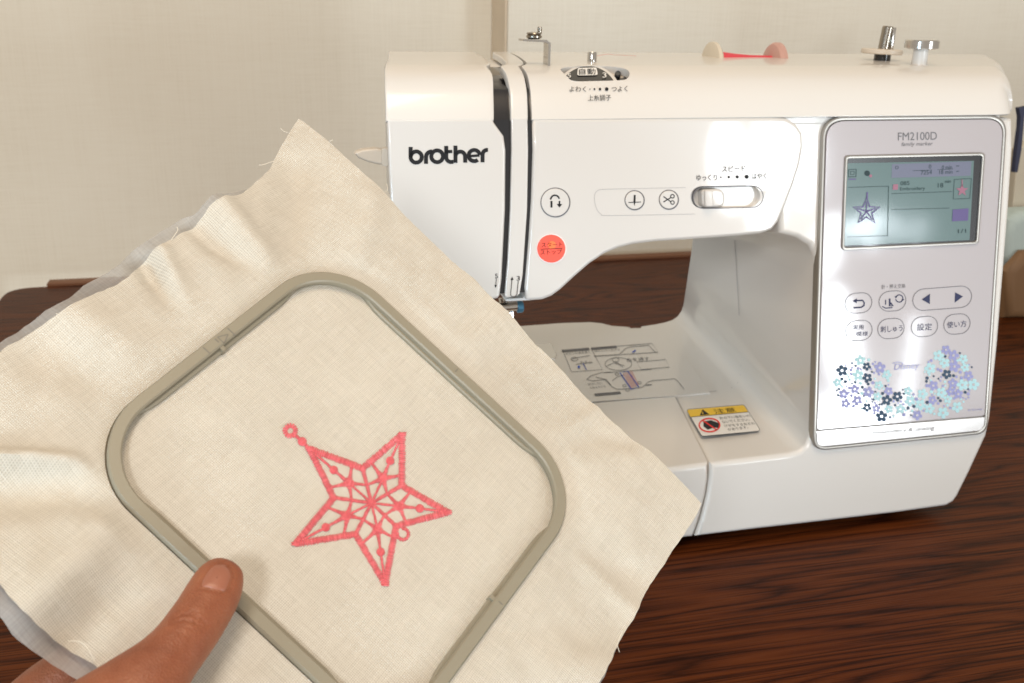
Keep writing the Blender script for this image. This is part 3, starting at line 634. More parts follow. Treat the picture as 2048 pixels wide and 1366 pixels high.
# screen
so = round_poly([(1691, 311), (1971, 305), (1958, 488), (1684, 501)], 8, 5); si_ = round_poly([(1696, 317), (1965, 311), (1953, 483), (1689, 495)], 5, 5)
scr = part(ring_plate('screen_bezel', so, si_, F, -0.0008, 0.004, 'silver', SM, bevel=0.0004))
o = plate('screen_surround', si_, F, -0.00185, 0.001, 'black_plastic', SM); sub(o, scr)  # black margin round the lcd, painted shade of the screen recess
lc = [(1695, 326.5), (1948, 321.5), (1939, 480), (1688, 491)]
lcd = plate('lcd', lc, F, -0.0016, 0.0004, 'lcd', SM); sub(lcd, scr)
ZS = lambda x, y, z=0: (1600 + x / 4.018, 220 + y / 4.018)
def sink(name, matn, off, fn_):
    i = Ink(F, off); fn_(i); sub(i.done(name, matn, SM), scr)
def q4(i, a): i.poly([ZS(*p) for p in a])
sink('status_bar', 'lcd_bar', -0.0015, lambda i: q4(i, [(740, 435), (1378, 412), (1372, 528), (735, 545)]))
def lines_(i):
    for a, b_ in (((385, 622), (712, 612)), ((712, 612), (705, 1010)), ((380, 1020), (705, 1010)), ((735, 672), (1225, 655)), ((1240, 558), (1378, 550)), ((1240, 558), (1232, 716)), ((1378, 550), (1365, 710)), ((1232, 716), (1365, 710)), ((735, 800), (1200, 788))): i.line([ZS(*a), ZS(*b_)], 0.9)
    i.line([ZS(*p) for p in [(392, 478), (452, 476), (450, 535), (390, 538)]], 1.6, True); i.line([ZS(*p) for p in [(408, 493), (436, 492), (435, 518), (407, 520)]], 1.2, True)
    i.poly(circle(*ZS(540, 508), 5.5)); i.tx('085', *ZS(808, 590), *ZS(880, 586), 8); i.tx('Embroidery', *ZS(805, 638), *ZS(1005, 632), 8.5); i.tx('18', *ZS(1108, 606), *ZS(1152, 604), 9); i.tx('min', *ZS(1165, 575), *ZS(1212, 572), 6)
    i.tx('7254', *ZS(970, 504), *ZS(1060, 500), 8); i.tx('18 min', *ZS(1120, 500), *ZS(1225, 495), 8); i.tx('0', *ZS(1035, 455), *ZS(1055, 454), 8); i.tx('0 min', *ZS(1140, 462), *ZS(1222, 458), 8); i.tx('1/1', *ZS(1270, 975), *ZS(1335, 970), 8)
    i.line([ZS(905, 488), ZS(1062, 482)], 0.8); i.line([ZS(1105, 480), ZS(1230, 474)], 0.8); i.line([ZS(1255, 450), ZS(1280, 449)], 1.2); i.line([ZS(1255, 494), ZS(1280, 492)], 1.2); i.line(circle(*ZS(778, 462), 3), 1, True)
sink('screen_lettering', 'lcd_line', -0.0014, lines_)
def star_px(cx, cy, r, rot=-90, k=0.42): return [(cx + (r if j % 2 == 0 else r * k) * math.cos(math.radians(rot + 36 * j)), cy + (r if j % 2 == 0 else r * k) * math.sin(math.radians(rot + 36 * j))) for j in range(10)]
sink('screen_star', 'lcd_pink', -0.0013, lambda i: (i.poly(star_px(*ZS(1303, 645), 13)), i.line([ZS(1303, 560), ZS(1303, 615)], 2)))
sink('screen_spool', 'lcd_pink', -0.0013, lambda i: i.poly([ZS(*p) for p in [(748, 598), (788, 596), (786, 640), (746, 642)]]))
sink('screen_dot', 'lcd_pink', -0.0013, lambda i: i.poly(circle(*ZS(568, 530), 3)))
def pst(i):
    c_ = ZS(535, 815)
    i.line(star_px(*c_, 28, -90, 0.40), 3.2, True); i.line([ZS(541, 660), ZS(538, 720)], 3.2)
    for j in range(5): i.line([c_, star_px(*c_, 20)[2 * j]], 2.4)
sink('screen_icon', 'lcd_purple', -0.0013, lambda i: q4(i, [(1228, 800), (1355, 790), (1350, 888), (1222, 895)])); sink('screen_underline', 'lcd_purple', -0.0013, lambda i: q4(i, [(392, 552), (450, 550), (450, 560), (392, 562)]))
sink('screen_pattern', 'lcd_purple', -0.0013, pst)
# touch keys (printed outlines and symbols)
ink = Ink(F, PO)
def key(cx, cy, wd, ht): ink.line(capsule(cx, cy, wd, ht), 1.3, True)
key(1717, 606, 54, 40); key(1785, 602, 54, 40); key(1884.5, 596.5, 118, 43)
for x, y in ((1718, 661), (1782, 657), (1849, 653), (1914, 648)): key(x, y, 53, 40)
ink.tx('針・押え交換', 1763, 574, 1811, 571.5, 9)
part(ink.done('key_outline', 'ink_grey', SM))
ink = Ink(F, PO); q = lambda x, y, z=0: (1600 + x / 3.594, 540 + y / 3.594)
ink.poly([q(875, 212), q(935, 170), q(933, 245)]); ink.poly([q(1172, 190), q(1115, 160), q(1112, 235)])
ink.line([q(385, 272), q(440, 268), q(460, 255), q(462, 235), q(450, 218), q(405, 220)], 3.0); ink.poly([q(378, 222), q(410, 204), q(408, 240)])
ink.line([q(616, 215), q(616, 250)], 2); ink.line([q(645, 205), q(645, 258), q(668, 258), q(650, 235)], 3.4); ink.line([q(592, 262), q(615, 274), q(665, 270)], 2)
ink.line([q(*p) for p in arcp(714, 205, 26, 200, 350, 10)], 2); ink.line([q(*p) for p in arcp(714, 205, 26, 20, 170, 10)], 2); ink.poly([q(680, 190), q(702, 186), q(690, 205)]); ink.poly([q(750, 215), q(728, 222), q(738, 200)])
ink.tx('実用', 1706, 655, 1727, 654, 10); ink.tx('模様', 1712, 668, 1736, 667, 9)
ink.tx('刺しゅう', 1761, 659, 1805, 656, 13); ink.tx('設定', 1834, 654.5, 1864, 653, 14); ink.tx('使い方', 1894, 650, 1933, 647, 13)
part(ink.done('key_symbol', 'ink_navy', SM))
# wordmark and flower print at the foot of the panel
ink = Ink(F, PO); ink.tx('Disney', 1788, 736, 1839, 732, 16, shear=0.2); ink.line(catmull([(1785, 727), (1796, 724), (1806, 727), (1800, 733)], 5), 1.4); ink.tx('© Disney', 1936, 821, 1965, 818, 5)
part(ink.done('lettering', 'ink_lilac', SM))
rnd = random.Random(21)
ik = {k: Ink(F, PO + 0.00004 * i) for i, k in enumerate(('ink_aqua', 'ink_lilac', 'ink_teal'))}; dots = Ink(F, PO + 0.0003)
def in_cluster(x, y):
    if y > 843 - (x - 1690) * 0.085: return False
    a = ((x - 1898) / 50) ** 2 + ((y - 758) / 60) ** 2
    b_ = ((x - 1725) / 55) ** 2 + ((y - 768) / 50) ** 2
    c_ = ((x - 1815) / 75) ** 2 + ((y - 815) / 36) ** 2
    return min(a, b_, c_) < 1
placed = []; tries = 0
while len(placed) < 175 and tries < 16000:
    tries += 1; x, y = rnd.uniform(1668, 1950), rnd.uniform(698, 848)
    big = len(placed) < 50; r_ = rnd.uniform(8.5, 12) if big else rnd.uniform(2.2, 4.5)
    if not in_cluster(x, y) or any((x - a) ** 2 + (y - b_) ** 2 < (r_ + c_) ** 2 * 0.72 for a, b_, c_ in placed): continue
    placed.append((x, y, r_)); kcol = rnd.choice(('ink_aqua', 'ink_aqua', 'ink_aqua', 'ink_lilac', 'ink_lilac', 'ink_teal')) if big else rnd.choice(('ink_aqua', 'ink_lilac', 'ink_teal'))
    i = ik[kcol]; a0 = rnd.uniform(0, 72)
    if big:
        fl = []
        for k in range(40):
            a = 2 * math.pi * k / 40 + 0.001; fl.append((x + r_ * (0.52 + 0.48 * abs(math.cos(2.5 * a)) ** 0.6) * math.cos(a + a0), y + r_ * (0.52 + 0.48 * abs(math.cos(2.5 * a)) ** 0.6) * math.sin(a + a0)))
        i.poly(fl); dots.disc(x, y, r_ * 0.24, 10)
    else:
        i.disc(x, y, r_ * 0.8, 10)
for k, i in ik.items(): part(i.done('flower_print', k, SM))
part(dots.done('flower_centre', 'panel', SM))

# --- caution sticker and threading diagram on the bed
Z6 = lambda x, y, z=0: (1040 + x / 3.3032, 580 + y / 3.3032)
stq = lambda a, off, matn, name, rad=0, p=None: sub(Ink(BED, off).poly([Z6(v[0], v[1]) for v in (round_poly(a, rad, 5) if rad else a)]).done(name, matn, SM), p) if p else part(Ink(BED, off).poly([Z6(v[0], v[1]) for v in (round_poly(a, rad, 5) if rad else a)]).done(name, matn, SM))
stk = stq([(1096, 788), (1480, 756), (1592, 930), (1202, 968)], 0.0004, 'ink', 'caution_sticker', [14, 24, 14, 26])
stq([(1100, 790), (1479, 759), (1588, 929), (1203, 965)], 0.0005, 'label_white', 'sticker_ground', [12, 22, 12, 24], stk)
stq([(1101, 791), (1479, 760), (1506, 804), (1126, 838)], 0.0006, 'label_yellow', 'sticker_heading', [12, 22, 0.1, 0.1], stk)
i = Ink(BED, 0.0007); i.line([Z6(1128, 839), Z6(1507, 805)], 0.9); i.poly([Z6(1188, 828), Z6(1206, 788), Z6(1252, 822)])
i.text('注意', [Z6(1272, 787), Z6(1412, 775), Z6(1432, 806), Z6(1290, 818)])
for k, (t, l_, r_) in enumerate((('針の下に指をいれ', 1314, 1516), ('ないでください。', 1330, 1512), ('けがをするおそれ', 1346, 1546), ('があります。', 1368, 1500))):
    y0 = 846 + 25 * k; i.text(t, [Z6(l_, y0 - 8), Z6(r_, y0 - 25), Z6(r_ + 10, y0 - 8), Z6(l_ + 10, y0 + 10)])
i.poly([Z6(*p) for p in [(1212, 868), (1262, 860), (1318, 880), (1316, 912), (1282, 908), (1240, 922), (1212, 900)]])
sub(i.done('lettering', 'ink', SM), stk)
i = Ink(BED, 0.0008); i.poly([Z6(1203, 820), Z6(1206, 800), Z6(1212, 818)]); sub(i.done('mark', 'label_yellow', SM), stk)
i = Ink(BED, 0.0008); i.line([Z6(*p) for p in arcp(1252, 892, 1, 0, 360, 36)[:0]] or [Z6(1252 + 68 * math.cos(a * 0.1745) , 892 + 44 * math.sin(a * 0.1745)) for a in range(36)], 2.6, True); i.line([Z6(1206, 860), Z6(1300, 924)], 2.6); sub(i.done('prohibition_mark', 'ink_red', SM), stk)
i = Ink(BED, 0.0003)
LN = lambda pts, wd=0.9, cl=False: i.line([Z6(*p) for p in pts], wd, cl)
LN([(280, 392), (340, 540), (545, 525), (470, 385)]); LN([(470, 385), (870, 352), (912, 410), (490, 437)], 0.9); LN([(490, 437), (660, 425)])
LN([(660, 420), (700, 385), (730, 375), (850, 365), (895, 412)]); LN([(770, 475), (960, 458), (988, 508), (800, 525)], 0.9, True)
LN([(650 + 88 * math.cos(a * .2), 488 + 42 * math.sin(a * .2)) for a in range(32)]); LN([(632 + 22 * math.cos(a * .4), 460 + 14 * math.sin(a * .4)) for a in range(16)]); LN([(575, 500), (620, 480), (690, 500)]); LN([(630, 470), (680, 510)])
LN([(340, 455), (380, 445), (460, 432)]); LN([(360 + 22 * math.cos(a * .4), 455 + 12 * math.sin(a * .4)) for a in range(16)]); LN([(370, 490), (480, 478)]); LN([(420, 480), (438, 528)])
LN([(555, 545), (640, 540), (870, 522)]); LN([(440, 590), (470, 565), (540, 545), (600, 540)]); LN([(440, 590), (480, 600), (560, 590)]); LN([(500, 575), (570, 590), (610, 640), (640, 655), (740, 650), (810, 640), (850, 605), (870, 598), (1020, 586), (1040, 598), (1085, 655)])
LN([(560, 590), (600, 630)]); LN([(610, 600), (640, 575), (690, 560)]); LN([(830, 628), (870, 625)], 1.6)
for x, y in ((640, 555), (690, 632), (710, 660), (790, 612)): LN([(x + 12 * math.cos(a * .5), y + 8 * math.sin(a * .5)) for a in range(13)])
i.text('あわせてください', [Z6(445, 615), Z6(540, 607), Z6(550, 622), Z6(455, 630)]); i.text('上糸をかける', [Z6(455, 640), Z6(560, 628), Z6(570, 640), Z6(465, 652)])
i.text('ボビンに糸を巻く', [Z6(300, 412), Z6(460, 400), Z6(464, 415), Z6(304, 428)]); i.text('押えレバー上げる', [Z6(490, 398), Z6(655, 385), Z6(660, 398), Z6(495, 410)]); i.text('糸を通す', [Z6(700, 450), Z6(850, 440), Z6(858, 462), Z6(705, 474)]); i.text('カチッ', [Z6(395, 470), Z6(470, 465), Z6(476, 482), Z6(400, 488)])
part(i.done('diagram_line', 'ink_grey', SM))
for a in ([(275, 395), (455, 380), (460, 395), (280, 410)], [(468, 380), (635, 367), (642, 381), (473, 395)], [(490, 684), (660, 670), (668, 684), (498, 699)]):
    part(Ink(BED, 0.0003).poly([Z6(*p) for p in a]).done('diagram_heading', 'ink_grey', SM))
i = Ink(BED, 0.00045)
for k in range(6): i.line([Z6(682 + 11 * k, 548 - 3 * k), Z6(738 + 9 * k, 648 - 4 * k)], 1.2)
part(i.done('diagram_thread', 'pink_loose', SM))
i = Ink(BED, 0.0005); i.line([Z6(660, 545), Z6(712, 535), Z6(785, 642), Z6(736, 655)], 1.9, True); part(i.done('diagram_needle', 'ink_blue', SM))
part(Ink(BED, 0.0005).poly([Z6(*p) for p in circle(389, 507, 9, 12)]).done('diagram_dot', 'ink_blue', SM))
part(Ink(BED, 0.0005).line([Z6(742, 412), Z6(765, 396)], 2.4).done('diagram_arrow', 'ink_blue', SM))
part(Ink(BED, 0.0005).line([Z6(415, 482), Z6(440, 528)], 1.2).done('diagram_arrow', 'ink_blue', SM))
# fine parting line on the inside of the column and along the bed
dg = bpy.context.evaluated_depsgraph_get(); dg.update()
bb = BVHTree.FromPolygons([body.matrix_world @ v.co if False else v.co.copy() for v in body.data.vertices], [p.vertices[:] for p in body.data.polygons])
def ON(x, y, off=0.0):
    d = ray(x, y).normalized(); h = bb.ray_cast(CAM, d); return (h[0] + h[1] * off * (1 if h[1] @ d < 0 else -1)) if h[0] else BED(x, y, off)
i = Ink(ON, 0.00025); i.line(catmull([(1352, 791), (1400, 786), (1440, 781), (1465, 775), (1478, 762), (1482, 740), (1481, 680), (1477, 600), (1471, 500), (1470, 480)], 6), 1.0); part(i.done('parting_line', 'ink_faint', SM))

# --- thread guide, winder and other fittings on top
def cyl(name, base, axis, prof, matn, n=28, parent=None):
    bm = bmesh.new(); lathe(bm, base, axis, prof, n); o = from_bm(name, bm, matn, None, 35); part(o) if parent is None else sub(o, parent); return o
UP = V3((0, 0, 1)); YT = YC + 0.062
def topx(px, py=120, Y=YT): return V3((px_at_prof(px, py, Y), Y, ZTOP))
g = topx(1088, 120, YC + 0.04); zb_ = YP(1090, 84, g.y).z
bm = bmesh.new()
x0 = g.x
sec = [(x0 + 0.0012, g.z - 0.004), (x0 + 0.0012, zb_ - 0.001), (x0 - 0.0005, zb_), (x0 - 0.0148, zb_ + 0.0006), (x0 - 0.0148, zb_ + 0.0018), (x0, zb_ + 0.0014), (x0 + 0.0026, zb_ - 0.0004), (x0 + 0.0026, g.z - 0.004)]
fa = [bm.verts.new((x, g.y - 0.005, z)) for x, z in sec]; fb = [bm.verts.new((x, g.y + 0.006, z)) for x, z in sec]
bm.faces.new(fa); bm.faces.new(fb[::-1])
for k in range(len(sec)): bm.faces.new((fa[k], fa[(k + 1) % 8], fb[(k + 1) % 8], fb[k]))
tg = part(from_bm('thread_guide_bracket', bm, 'chrome', None, 30))
pd = V3((px_at_prof(1068, 78, g.y), g.y, zb_ + 0.0018))
cyl('pretension_disc', pd, UP, [(0.0036, 0), (0.0048, 0.0008), (0.0048, 0.0018), (0.004, 0.0022), (0.0048, 0.0030), (0.0045, 0.0036), (0.002, 0.0040)], 'dark_metal')
cyl('pretension_screw', pd + V3((0.0034, 0, 0.004)), UP, [(0.0014, -0.001), (0.0014, 0.0026), (0.0011, 0.003)], 'dark_metal', 14)
cyl('thread_guide_post', topx(1184, 118) - V3((0, 0, 0.001)), UP, [(0.0030, 0), (0.0030, 0.0062), (0.0026, 0.0068)], 'chrome', 20)
bw = topx(1764, 119, YC + 0.085)
cyl('bobbin_winder_base', bw - V3((0, 0, 0.002)), UP, [(0.0058, 0), (0.0058, 0.006), (0.0045, 0.0065)], 'black_plastic')
sd = cyl('bobbin_winder_seat', bw + V3((-0.001, 0, 0.0042)), V3((0.03, 0, 1)), [(0.0135, 0), (0.0142, 0.0006), (0.0142, 0.0028), (0.0136, 0.0034), (0.005, 0.0036)], 'beige_plastic', 40)
cyl('bobbin_winder_shaft', bw + V3((0, 0, 0.006)), V3((0.09, 0, 1)), [(0.0040, 0), (0.0040, 0.0165), (0.0034, 0.0172)], 'dark_metal', 24)
box_ = box('shaft_spring', bw.x + 0.0028, bw.x + 0.0052, bw.y - 0.0045, bw.y - 0.0030, bw.z + 0.006, bw.z + 0.0225, 'chrome', None, 0.0003); part(box_)
ws = topx(1838, 128, YC + 0.045)
cyl('bobbin_stopper_stem', ws - V3((0, 0, 0.002)), UP, [(0.0056, 0), (0.0050, 0.004), (0.0048, 0.013)], 'white_plastic')
cyl('bobbin_stopper_cap', ws + V3((0, 0, 0.0098)), UP, [(0.009, 0), (0.0112, 0.0007), (0.0112, 0.0052), (0.0105, 0.0060), (0.004, 0.0060)], 'chrome', 36)
# lever on the head's left side
lv = [(771, 300), (752, 297), (728, 299), (713, 304), (710, 309), (718, 317), (738, 325), (760, 330), (771, 329)]
lever = part(plate('needle_threader_lever', lv, lambda x, y, o: YP(x, y, 0.60 - o), 0.0, 0.007, 'beige_plastic', None, 0.0018, 3, normal=V3((0, -1, 0))))
part(plate('lever_slot', [(764, 298), (776, 296), (777, 333), (765, 332)], lambda x, y, o: YP(x, y, 0.596 - o), 0.0, 0.006, 'beige_plastic', None, 0.0005, 2, normal=V3((0, -1, 0))))
# needle clamp and foot holder under the head
YN = 0.60
def box_px(name, x0, y0, x1, y1, Y, dep, matn, bev=0.0006):
    a, b_ = YP(x0, y1, Y), YP(x1, y0, Y); o = box(name, a.x, b_.x, Y, Y + dep, a.z, b_.z, matn, None, bev); return part(o)
box_px('lamp_lens', 1012, 594, 1070, 604, 0.575, 0.02, 'label_white', 0.001)
box_px('needle_bar', 1006, 590, 1016, 622, YN + 0.002, 0.005, 'chrome')
cyl('needle_clamp', YP(985, 616, YN), V3((1, 0, 0.02)), [(0.0030, 0), (0.0030, 0.0165)], 'chrome', 20)
cyl('clamp_screw', YP(1032, 614, YN), V3((1, 0, 0.02)), [(0.0022, 0), (0.0040, 0.0008), (0.0040, 0.0038), (0.0034, 0.0046)], 'steel_blue', 18)
box_px('foot_holder', 990, 622, 1029, 650, YN + 0.004, 0.006, 'chrome', 0.001)
box_px('presser_bar', 1000, 600, 1010, 650, YN + 0.014, 0.006, 'chrome')
cyl('needle', YP(1011, 622, YN + 0.0045), V3((0, 0, -1)), [(0.0009, 0), (0.0009, 0.018), (0.0003, 0.027)], 'chrome', 12)

# ================================================================== thread spool lying in the top of the machine
sy = YC + 0.115
sp = topx(1424, 112, sy) - V3((0, 0, 0.0062)); sx1 = topx(1556, 112, sy).x
TSP = empty('thread_spool', (sp.x, sp.y, sp.z), 'pink thread spool between two round caps on top of the sewing machine', 'thread spool')
def spart(name, prof, matn, n=36):
    bm = bmesh.new(); lathe(bm, V3((0, 0, 0)), V3((1, 0, 0)), prof, n); o = from_bm(name, bm, matn, TSP, 35); return o
Ls = sx1 - sp.x
spart('thread', [(0.0100, 0.004), (0.0096, 0.008), (0.0084, 0.018), (0.0075, 0.03), (0.0072, Ls - 0.004)], 'spool_red')
spart('cap', [(0.013, -0.002), (0.0165, -0.001), (0.0165, 0.0015), (0.0150, 0.003), (0.011, 0.0045)], 'spool_cap')
spart('cap', [(0.011, Ls - 0.006), (0.0150, Ls - 0.005), (0.0165, Ls - 0.003), (0.0165, Ls), (0.013, Ls + 0.001)], 'spool_cap_pink')
bm = bmesh.new(); a = topx(1190, 108) + V3((0, 0, 0.003)); b_ = topx(1272, 117, sy)
pts = [V3(p) for p in catmull([a, a + V3((0.012, 0.01, 0.0008)), a + V3((0.021, 0.02, -0.0002)), b_ + V3((0, 0, 0.0004))], 8)]
tube(bm, [p - TSP.location for p in pts], 0.00014, 6); from_bm('loose_thread', bm, 'pink_loose', TSP, 60)

# ================================================================== embroidery hoop (inner frame) in the hand
HOOP = empty('embroidery_hoop', HL(HSU / 2, HSV / 2), 'grey plastic square embroidery hoop with rounded corners stretching the cotton cloth', 'embroidery hoop')
def hpart(o): o.parent = HOOP; o.matrix_parent_inverse = Matrix.Translation(-HOOP.location); return o
def rr_uv(inset, r, seg=12):
    a = [(inset, inset), (HSU - inset, inset), (HSU - inset, HSV - inset), (inset, HSV - inset)]
    out = []
    for k, (cx, cy) in enumerate([(HSU - inset - r, inset + r), (HSU - inset - r, HSV - inset - r), (inset + r, HSV - inset - r), (inset + r, inset + r)]):
        for j in range(seg + 1):
            t = math.radians(-90 + 90 * k + 90 * j / seg); out.append((cx + r * math.cos(t), cy + r * math.sin(t)))
    return out
RC = 0.0280; RW = 0.0045; REC = -0.0024
prof_ring = [(0.0006, -0.005), (0.0, -0.003), (0.0, 0.0010), (0.0005, 0.0016), (RW - 0.0006, 0.0016), (RW, 0.0010), (RW, -0.0006), (RW - 0.0006, -0.0012), (RW - 0.0006, -0.0034)]
loops = [[HL(u, v_, z) for u, v_ in rr_uv(i_, RC - i_)] for i_, z in prof_ring]
bm = bmesh.new(); LV = [[bm.verts.new(p) for p in lp] for lp in loops]; n_ = len(LV[0])
for a in range(len(LV)):
    A, B_ = LV[a], LV[(a + 1) % len(LV)]
    for k in range(n_): bm.faces.new((A[k], A[(k + 1) % n_], B_[(k + 1) % n_], B_[k]))
hpart(from_bm('inner_frame', bm, 'hoop_grey', None, 40))
# inner rails on the straight sides, each with a centre tab
for side in range(4):
    L_ = HSU if side in (0, 2) else HSV; W_ = HSV if side in (0, 2) else HSU
    def SP(s, d, z, side=side):
        if side == 0: return HL(s, d, z)
        if side == 2: return HL(s, HSV - d, z)
        if side == 1: return HL(HSU - d, s, z)
        return HL(d, s, z)
    m0, m1 = RC * 0.80, L_ - RC * 0.80
    bm = bmesh.new(); secs = []
    for s in [m0 + (m1 - m0) * k / 24 for k in range(25)]:
        e = min(1, (s - m0) / 0.012, (m1 - s) / 0.012); e = max(0.02, math.sin(e * math.pi / 2)); d1 = RW - 0.0006 + 0.0020 * e
        secs.append([bm.verts.new(SP(s, d_, z_)) for d_, z_ in ((RW - 0.0010, -0.0034), (RW - 0.0010, -0.0006), (d1 - 0.0005, -0.0006), (d1, -0.0011), (d1, -0.0034))])
    for k in range(24):
        for j in range(5): bm.faces.new((secs[k][j], secs[k][(j + 1) % 5], secs[k + 1][(j + 1) % 5], secs[k + 1][j]))
    bm.faces.new(secs[0]); bm.faces.new(secs[-1][::-1])
    rail = hpart(from_bm('inner_rail', bm, 'hoop_grey', None, 40))
    mid = L_ / 2
    if side in (1, 3): bm = bmesh.new(); vv = [bm.verts.new(SP(mid + a, d_, z_)) for a in (-0.0008, 0.0008) for d_, z_ in ((RW - 0.002, -0.0034), (RW - 0.002, 0.0012), (RW + 0.0016, 0.0006), (RW + 0.0018, -0.0030))]
    if side in (1, 3):
        bm.faces.new(vv[:4]); bm.faces.new(vv[4:][::-1])
        for j in range(4): bm.faces.new((vv[j], vv[(j + 1) % 4], vv[4 + (j + 1) % 4], vv[4 + j]))
        hpart(from_bm('centre_tab', bm, 'hoop_grey', None, 30))
    bm = bmesh.new()
    marks = [(mid, 0.0011, 0.0030)] + ([(mid + 0.0065, 0.0009, 0.0047), (mid - 0.0055, 0.0009, 0.0040)] if side == 3 else [])
    for s, d0, d1 in marks:
        vv = [bm.verts.new(SP(s + a, d_, z_)) for z_ in (0.0013, 0.00168) for a, d_ in ((-0.00025, d0), (0.00025, d0), (0.00025, d1), (-0.00025, d1))]
        bm.faces.new(vv[4:]); bm.faces.new(vv[:4][::-1])
        for j in range(4): bm.faces.new((vv[j], vv[(j + 1) % 4], vv[4 + (j + 1) % 4], vv[4 + j]))
    if side == 3:
        tri = [(mid + 0.0012, 0.0012), (mid + 0.0048, 0.0028), (mid + 0.0012, 0.0044)]
        for j in range(3):
            (s0, d0), (s1, d1) = tri[j], tri[(j + 1) % 3]; t = V3((s1 - s0, d1 - d0, 0)).normalized(); nrm = V3((-t.y, t.x, 0)) * 0.00022
            vv = [bm.verts.new(SP(a, d_, 0.00168)) for a, d_ in ((s0 - nrm.x, d0 - nrm.y), (s1 - nrm.x, d1 - nrm.y), (s1 + nrm.x, d1 + nrm.y), (s0 + nrm.x, d0 + nrm.y))]; bm.faces.new(vv)
    hpart(from_bm('alignment_mark', bm, 'hoop_mark', None, None))

# ================================================================== cotton cloth and backing
CLOTH = empty('embroidered_cloth', HL(HSU / 2, HSV / 2, REC), 'cream cotton cloth with a coral pink embroidered star clamped in the grey hoop', 'cloth')
def cpart(o): o.parent = CLOTH; o.matrix_parent_inverse = Matrix.Translation(-CLOTH.location); return o
c_uv = (HSU / 2, HSV / 2)
def edge_uv(px): return [huv(HP(x, y)) for x, y in px]
cloth_edge = [(603, 225), (640, 262), (690, 318), (760, 392), (830, 458), (900, 522), (970, 588), (1040, 655), (1120, 735), (1210, 822), (1310, 920), (1397, 1011), (1388, 1035), (1372, 1062), (1340, 1112), (1300, 1178), (1262, 1245), (1228, 1305), (1190, 1372)]
uvb = edge_uv(cloth_edge) + [(0.184, 0.02), (0.185, -0.045), (0.13, -0.046)]
uvb += edge_uv([(300, 1410), (230, 1362), (186, 1325), (120, 1288), (60, 1248), (20, 1212), (0, 1178), (-40, 1130), (-90, 1060), (-120, 980), (-110, 880), (-70, 790), (-20, 722), (12, 690), (60, 662), (120, 628), (180, 592), (235, 565), (262, 545), (285, 515), (300, 505), (345, 478), (400, 440), (415, 422), (450, 405), (488, 383), (520, 352), (545, 325), (560, 292), (580, 258)])
back_edge = [(603, 250), (700, 345), (900, 540), (1100, 735), (1300, 930), (1385, 1015), (1360, 1075), (1300, 1180), (1262, 1250), (1240, 1300), (1195, 1385)]
uvk = edge_uv(back_edge) + [(0.182, 0.02), (0.187, -0.05), (0.13, -0.052)]
uvk += edge_uv([(255, 1425), (180, 1366), (105, 1322), (30, 1278), (-2, 1235), (-20, 1170), (-80, 1100), (-130, 1020), (-150, 940), (-120, 840), (-60, 745), (-8, 678), (30, 655), (92, 612), (142, 585), (175, 552), (200, 538), (240, 515), (270, 484), (284, 478), (322, 455), (366, 428), (392, 420), (424, 394), (470, 372), (520, 356), (560, 312), (585, 275)])
def radial(poly):                                     # distance from the hoop centre to the outline for every angle
    P = [(u - c_uv[0], v_ - c_uv[1]) for u, v_ in poly]; n = len(P)
    def fn(th):
        dx, dy = math.cos(th), math.sin(th); best = None
        for i in range(n):
            x1, y1 = P[i]; x2, y2 = P[(i + 1) % n]; ex, ey = x2 - x1, y2 - y1; den = dx * ey - dy * ex
            if abs(den) < 1e-12: continue
            t = (x1 * ey - y1 * ex) / den; s = (x1 * dy - y1 * dx) / den
            if t > 0 and -1e-9 <= s <= 1 + 1e-9 and (best is None or t > best): best = t
        return best
    return fn
def rr_radius(inset, r):
    hw, hh = HSU / 2 - inset, HSV / 2 - inset; r = max(r, 0.001)
    def fn(th):
        dx, dy = abs(math.cos(th)), abs(math.sin(th))
        t = min(hw / dx if dx > 1e-9 else 9, hh / dy if dy > 1e-9 else 9); x, y = dx * t, dy * t
        if x > hw - r and y > hh - r:
            cx, cy = hw - r, hh - r; b__ = dx * cx + dy * cy; c__ = cx * cx + cy * cy - r * r
            t = b__ + math.sqrt(max(0, b__ * b__ - c__))
        return t
    return fn
# folds: (px points, half-width m, height m)
RIDGES = [([(1120, 885), (1150, 850), (1200, 812)], 0.0034, 0.0034), ([(1120, 900), (1190, 880), (1260, 880)], 0.005, -0.0030),
          ([(1130, 1080), (1200, 1150), (1275, 1225)], 0.0040, 0.0032), ([(1150, 1060), (1240, 1130), (1300, 1170)], 0.007, -0.0030),
          ([(560, 545), (520, 500), (470, 445), (430, 400)], 0.0060, 0.0050), ([(600, 540), (590, 440), (600, 330)], 0.010, -0.0040), ([(500, 530), (450, 500), (395, 455)], 0.0045, -0.0038),
          ([(690, 555), (720, 480), (740, 400)], 0.008, 0.0042), ([(345, 600), (318, 560), (290, 515)], 0.0042, -0.0048), ([(372, 600), (345, 555), (322, 505)], 0.0040, 0.0035),
          ([(232, 950), (150, 922), (60, 918), (-60, 915)], 0.0030, 0.0055), ([(232, 985), (140, 975), (40, 985), (-60, 1000)], 0.0075, -0.0055),
          ([(240, 1010), (200, 1060), (120, 1140), (40, 1220)], 0.008, 0.0040), ([(300, 1110), (230, 1190), (150, 1270)], 0.008, -0.0035),
          ([(850, 640), (900, 600), (940, 570)], 0.009, 0.0030), ([(960, 760), (1010, 720), (1060, 690)], 0.008, -0.0028), ([(930, 690), (985, 640), (1000, 625)], 0.006, 0.002),
          ([(1000, 1330), (1100, 1340), (1200, 1340)], 0.010, 0.004), ([(1040, 1230), (1130, 1260), (1230, 1290)], 0.010, -0.003), ([(250, 780), (170, 740), (90, 700)], 0.010, -0.003), ([(300, 720), (220, 670), (150, 620)], 0.009, 0.003)]
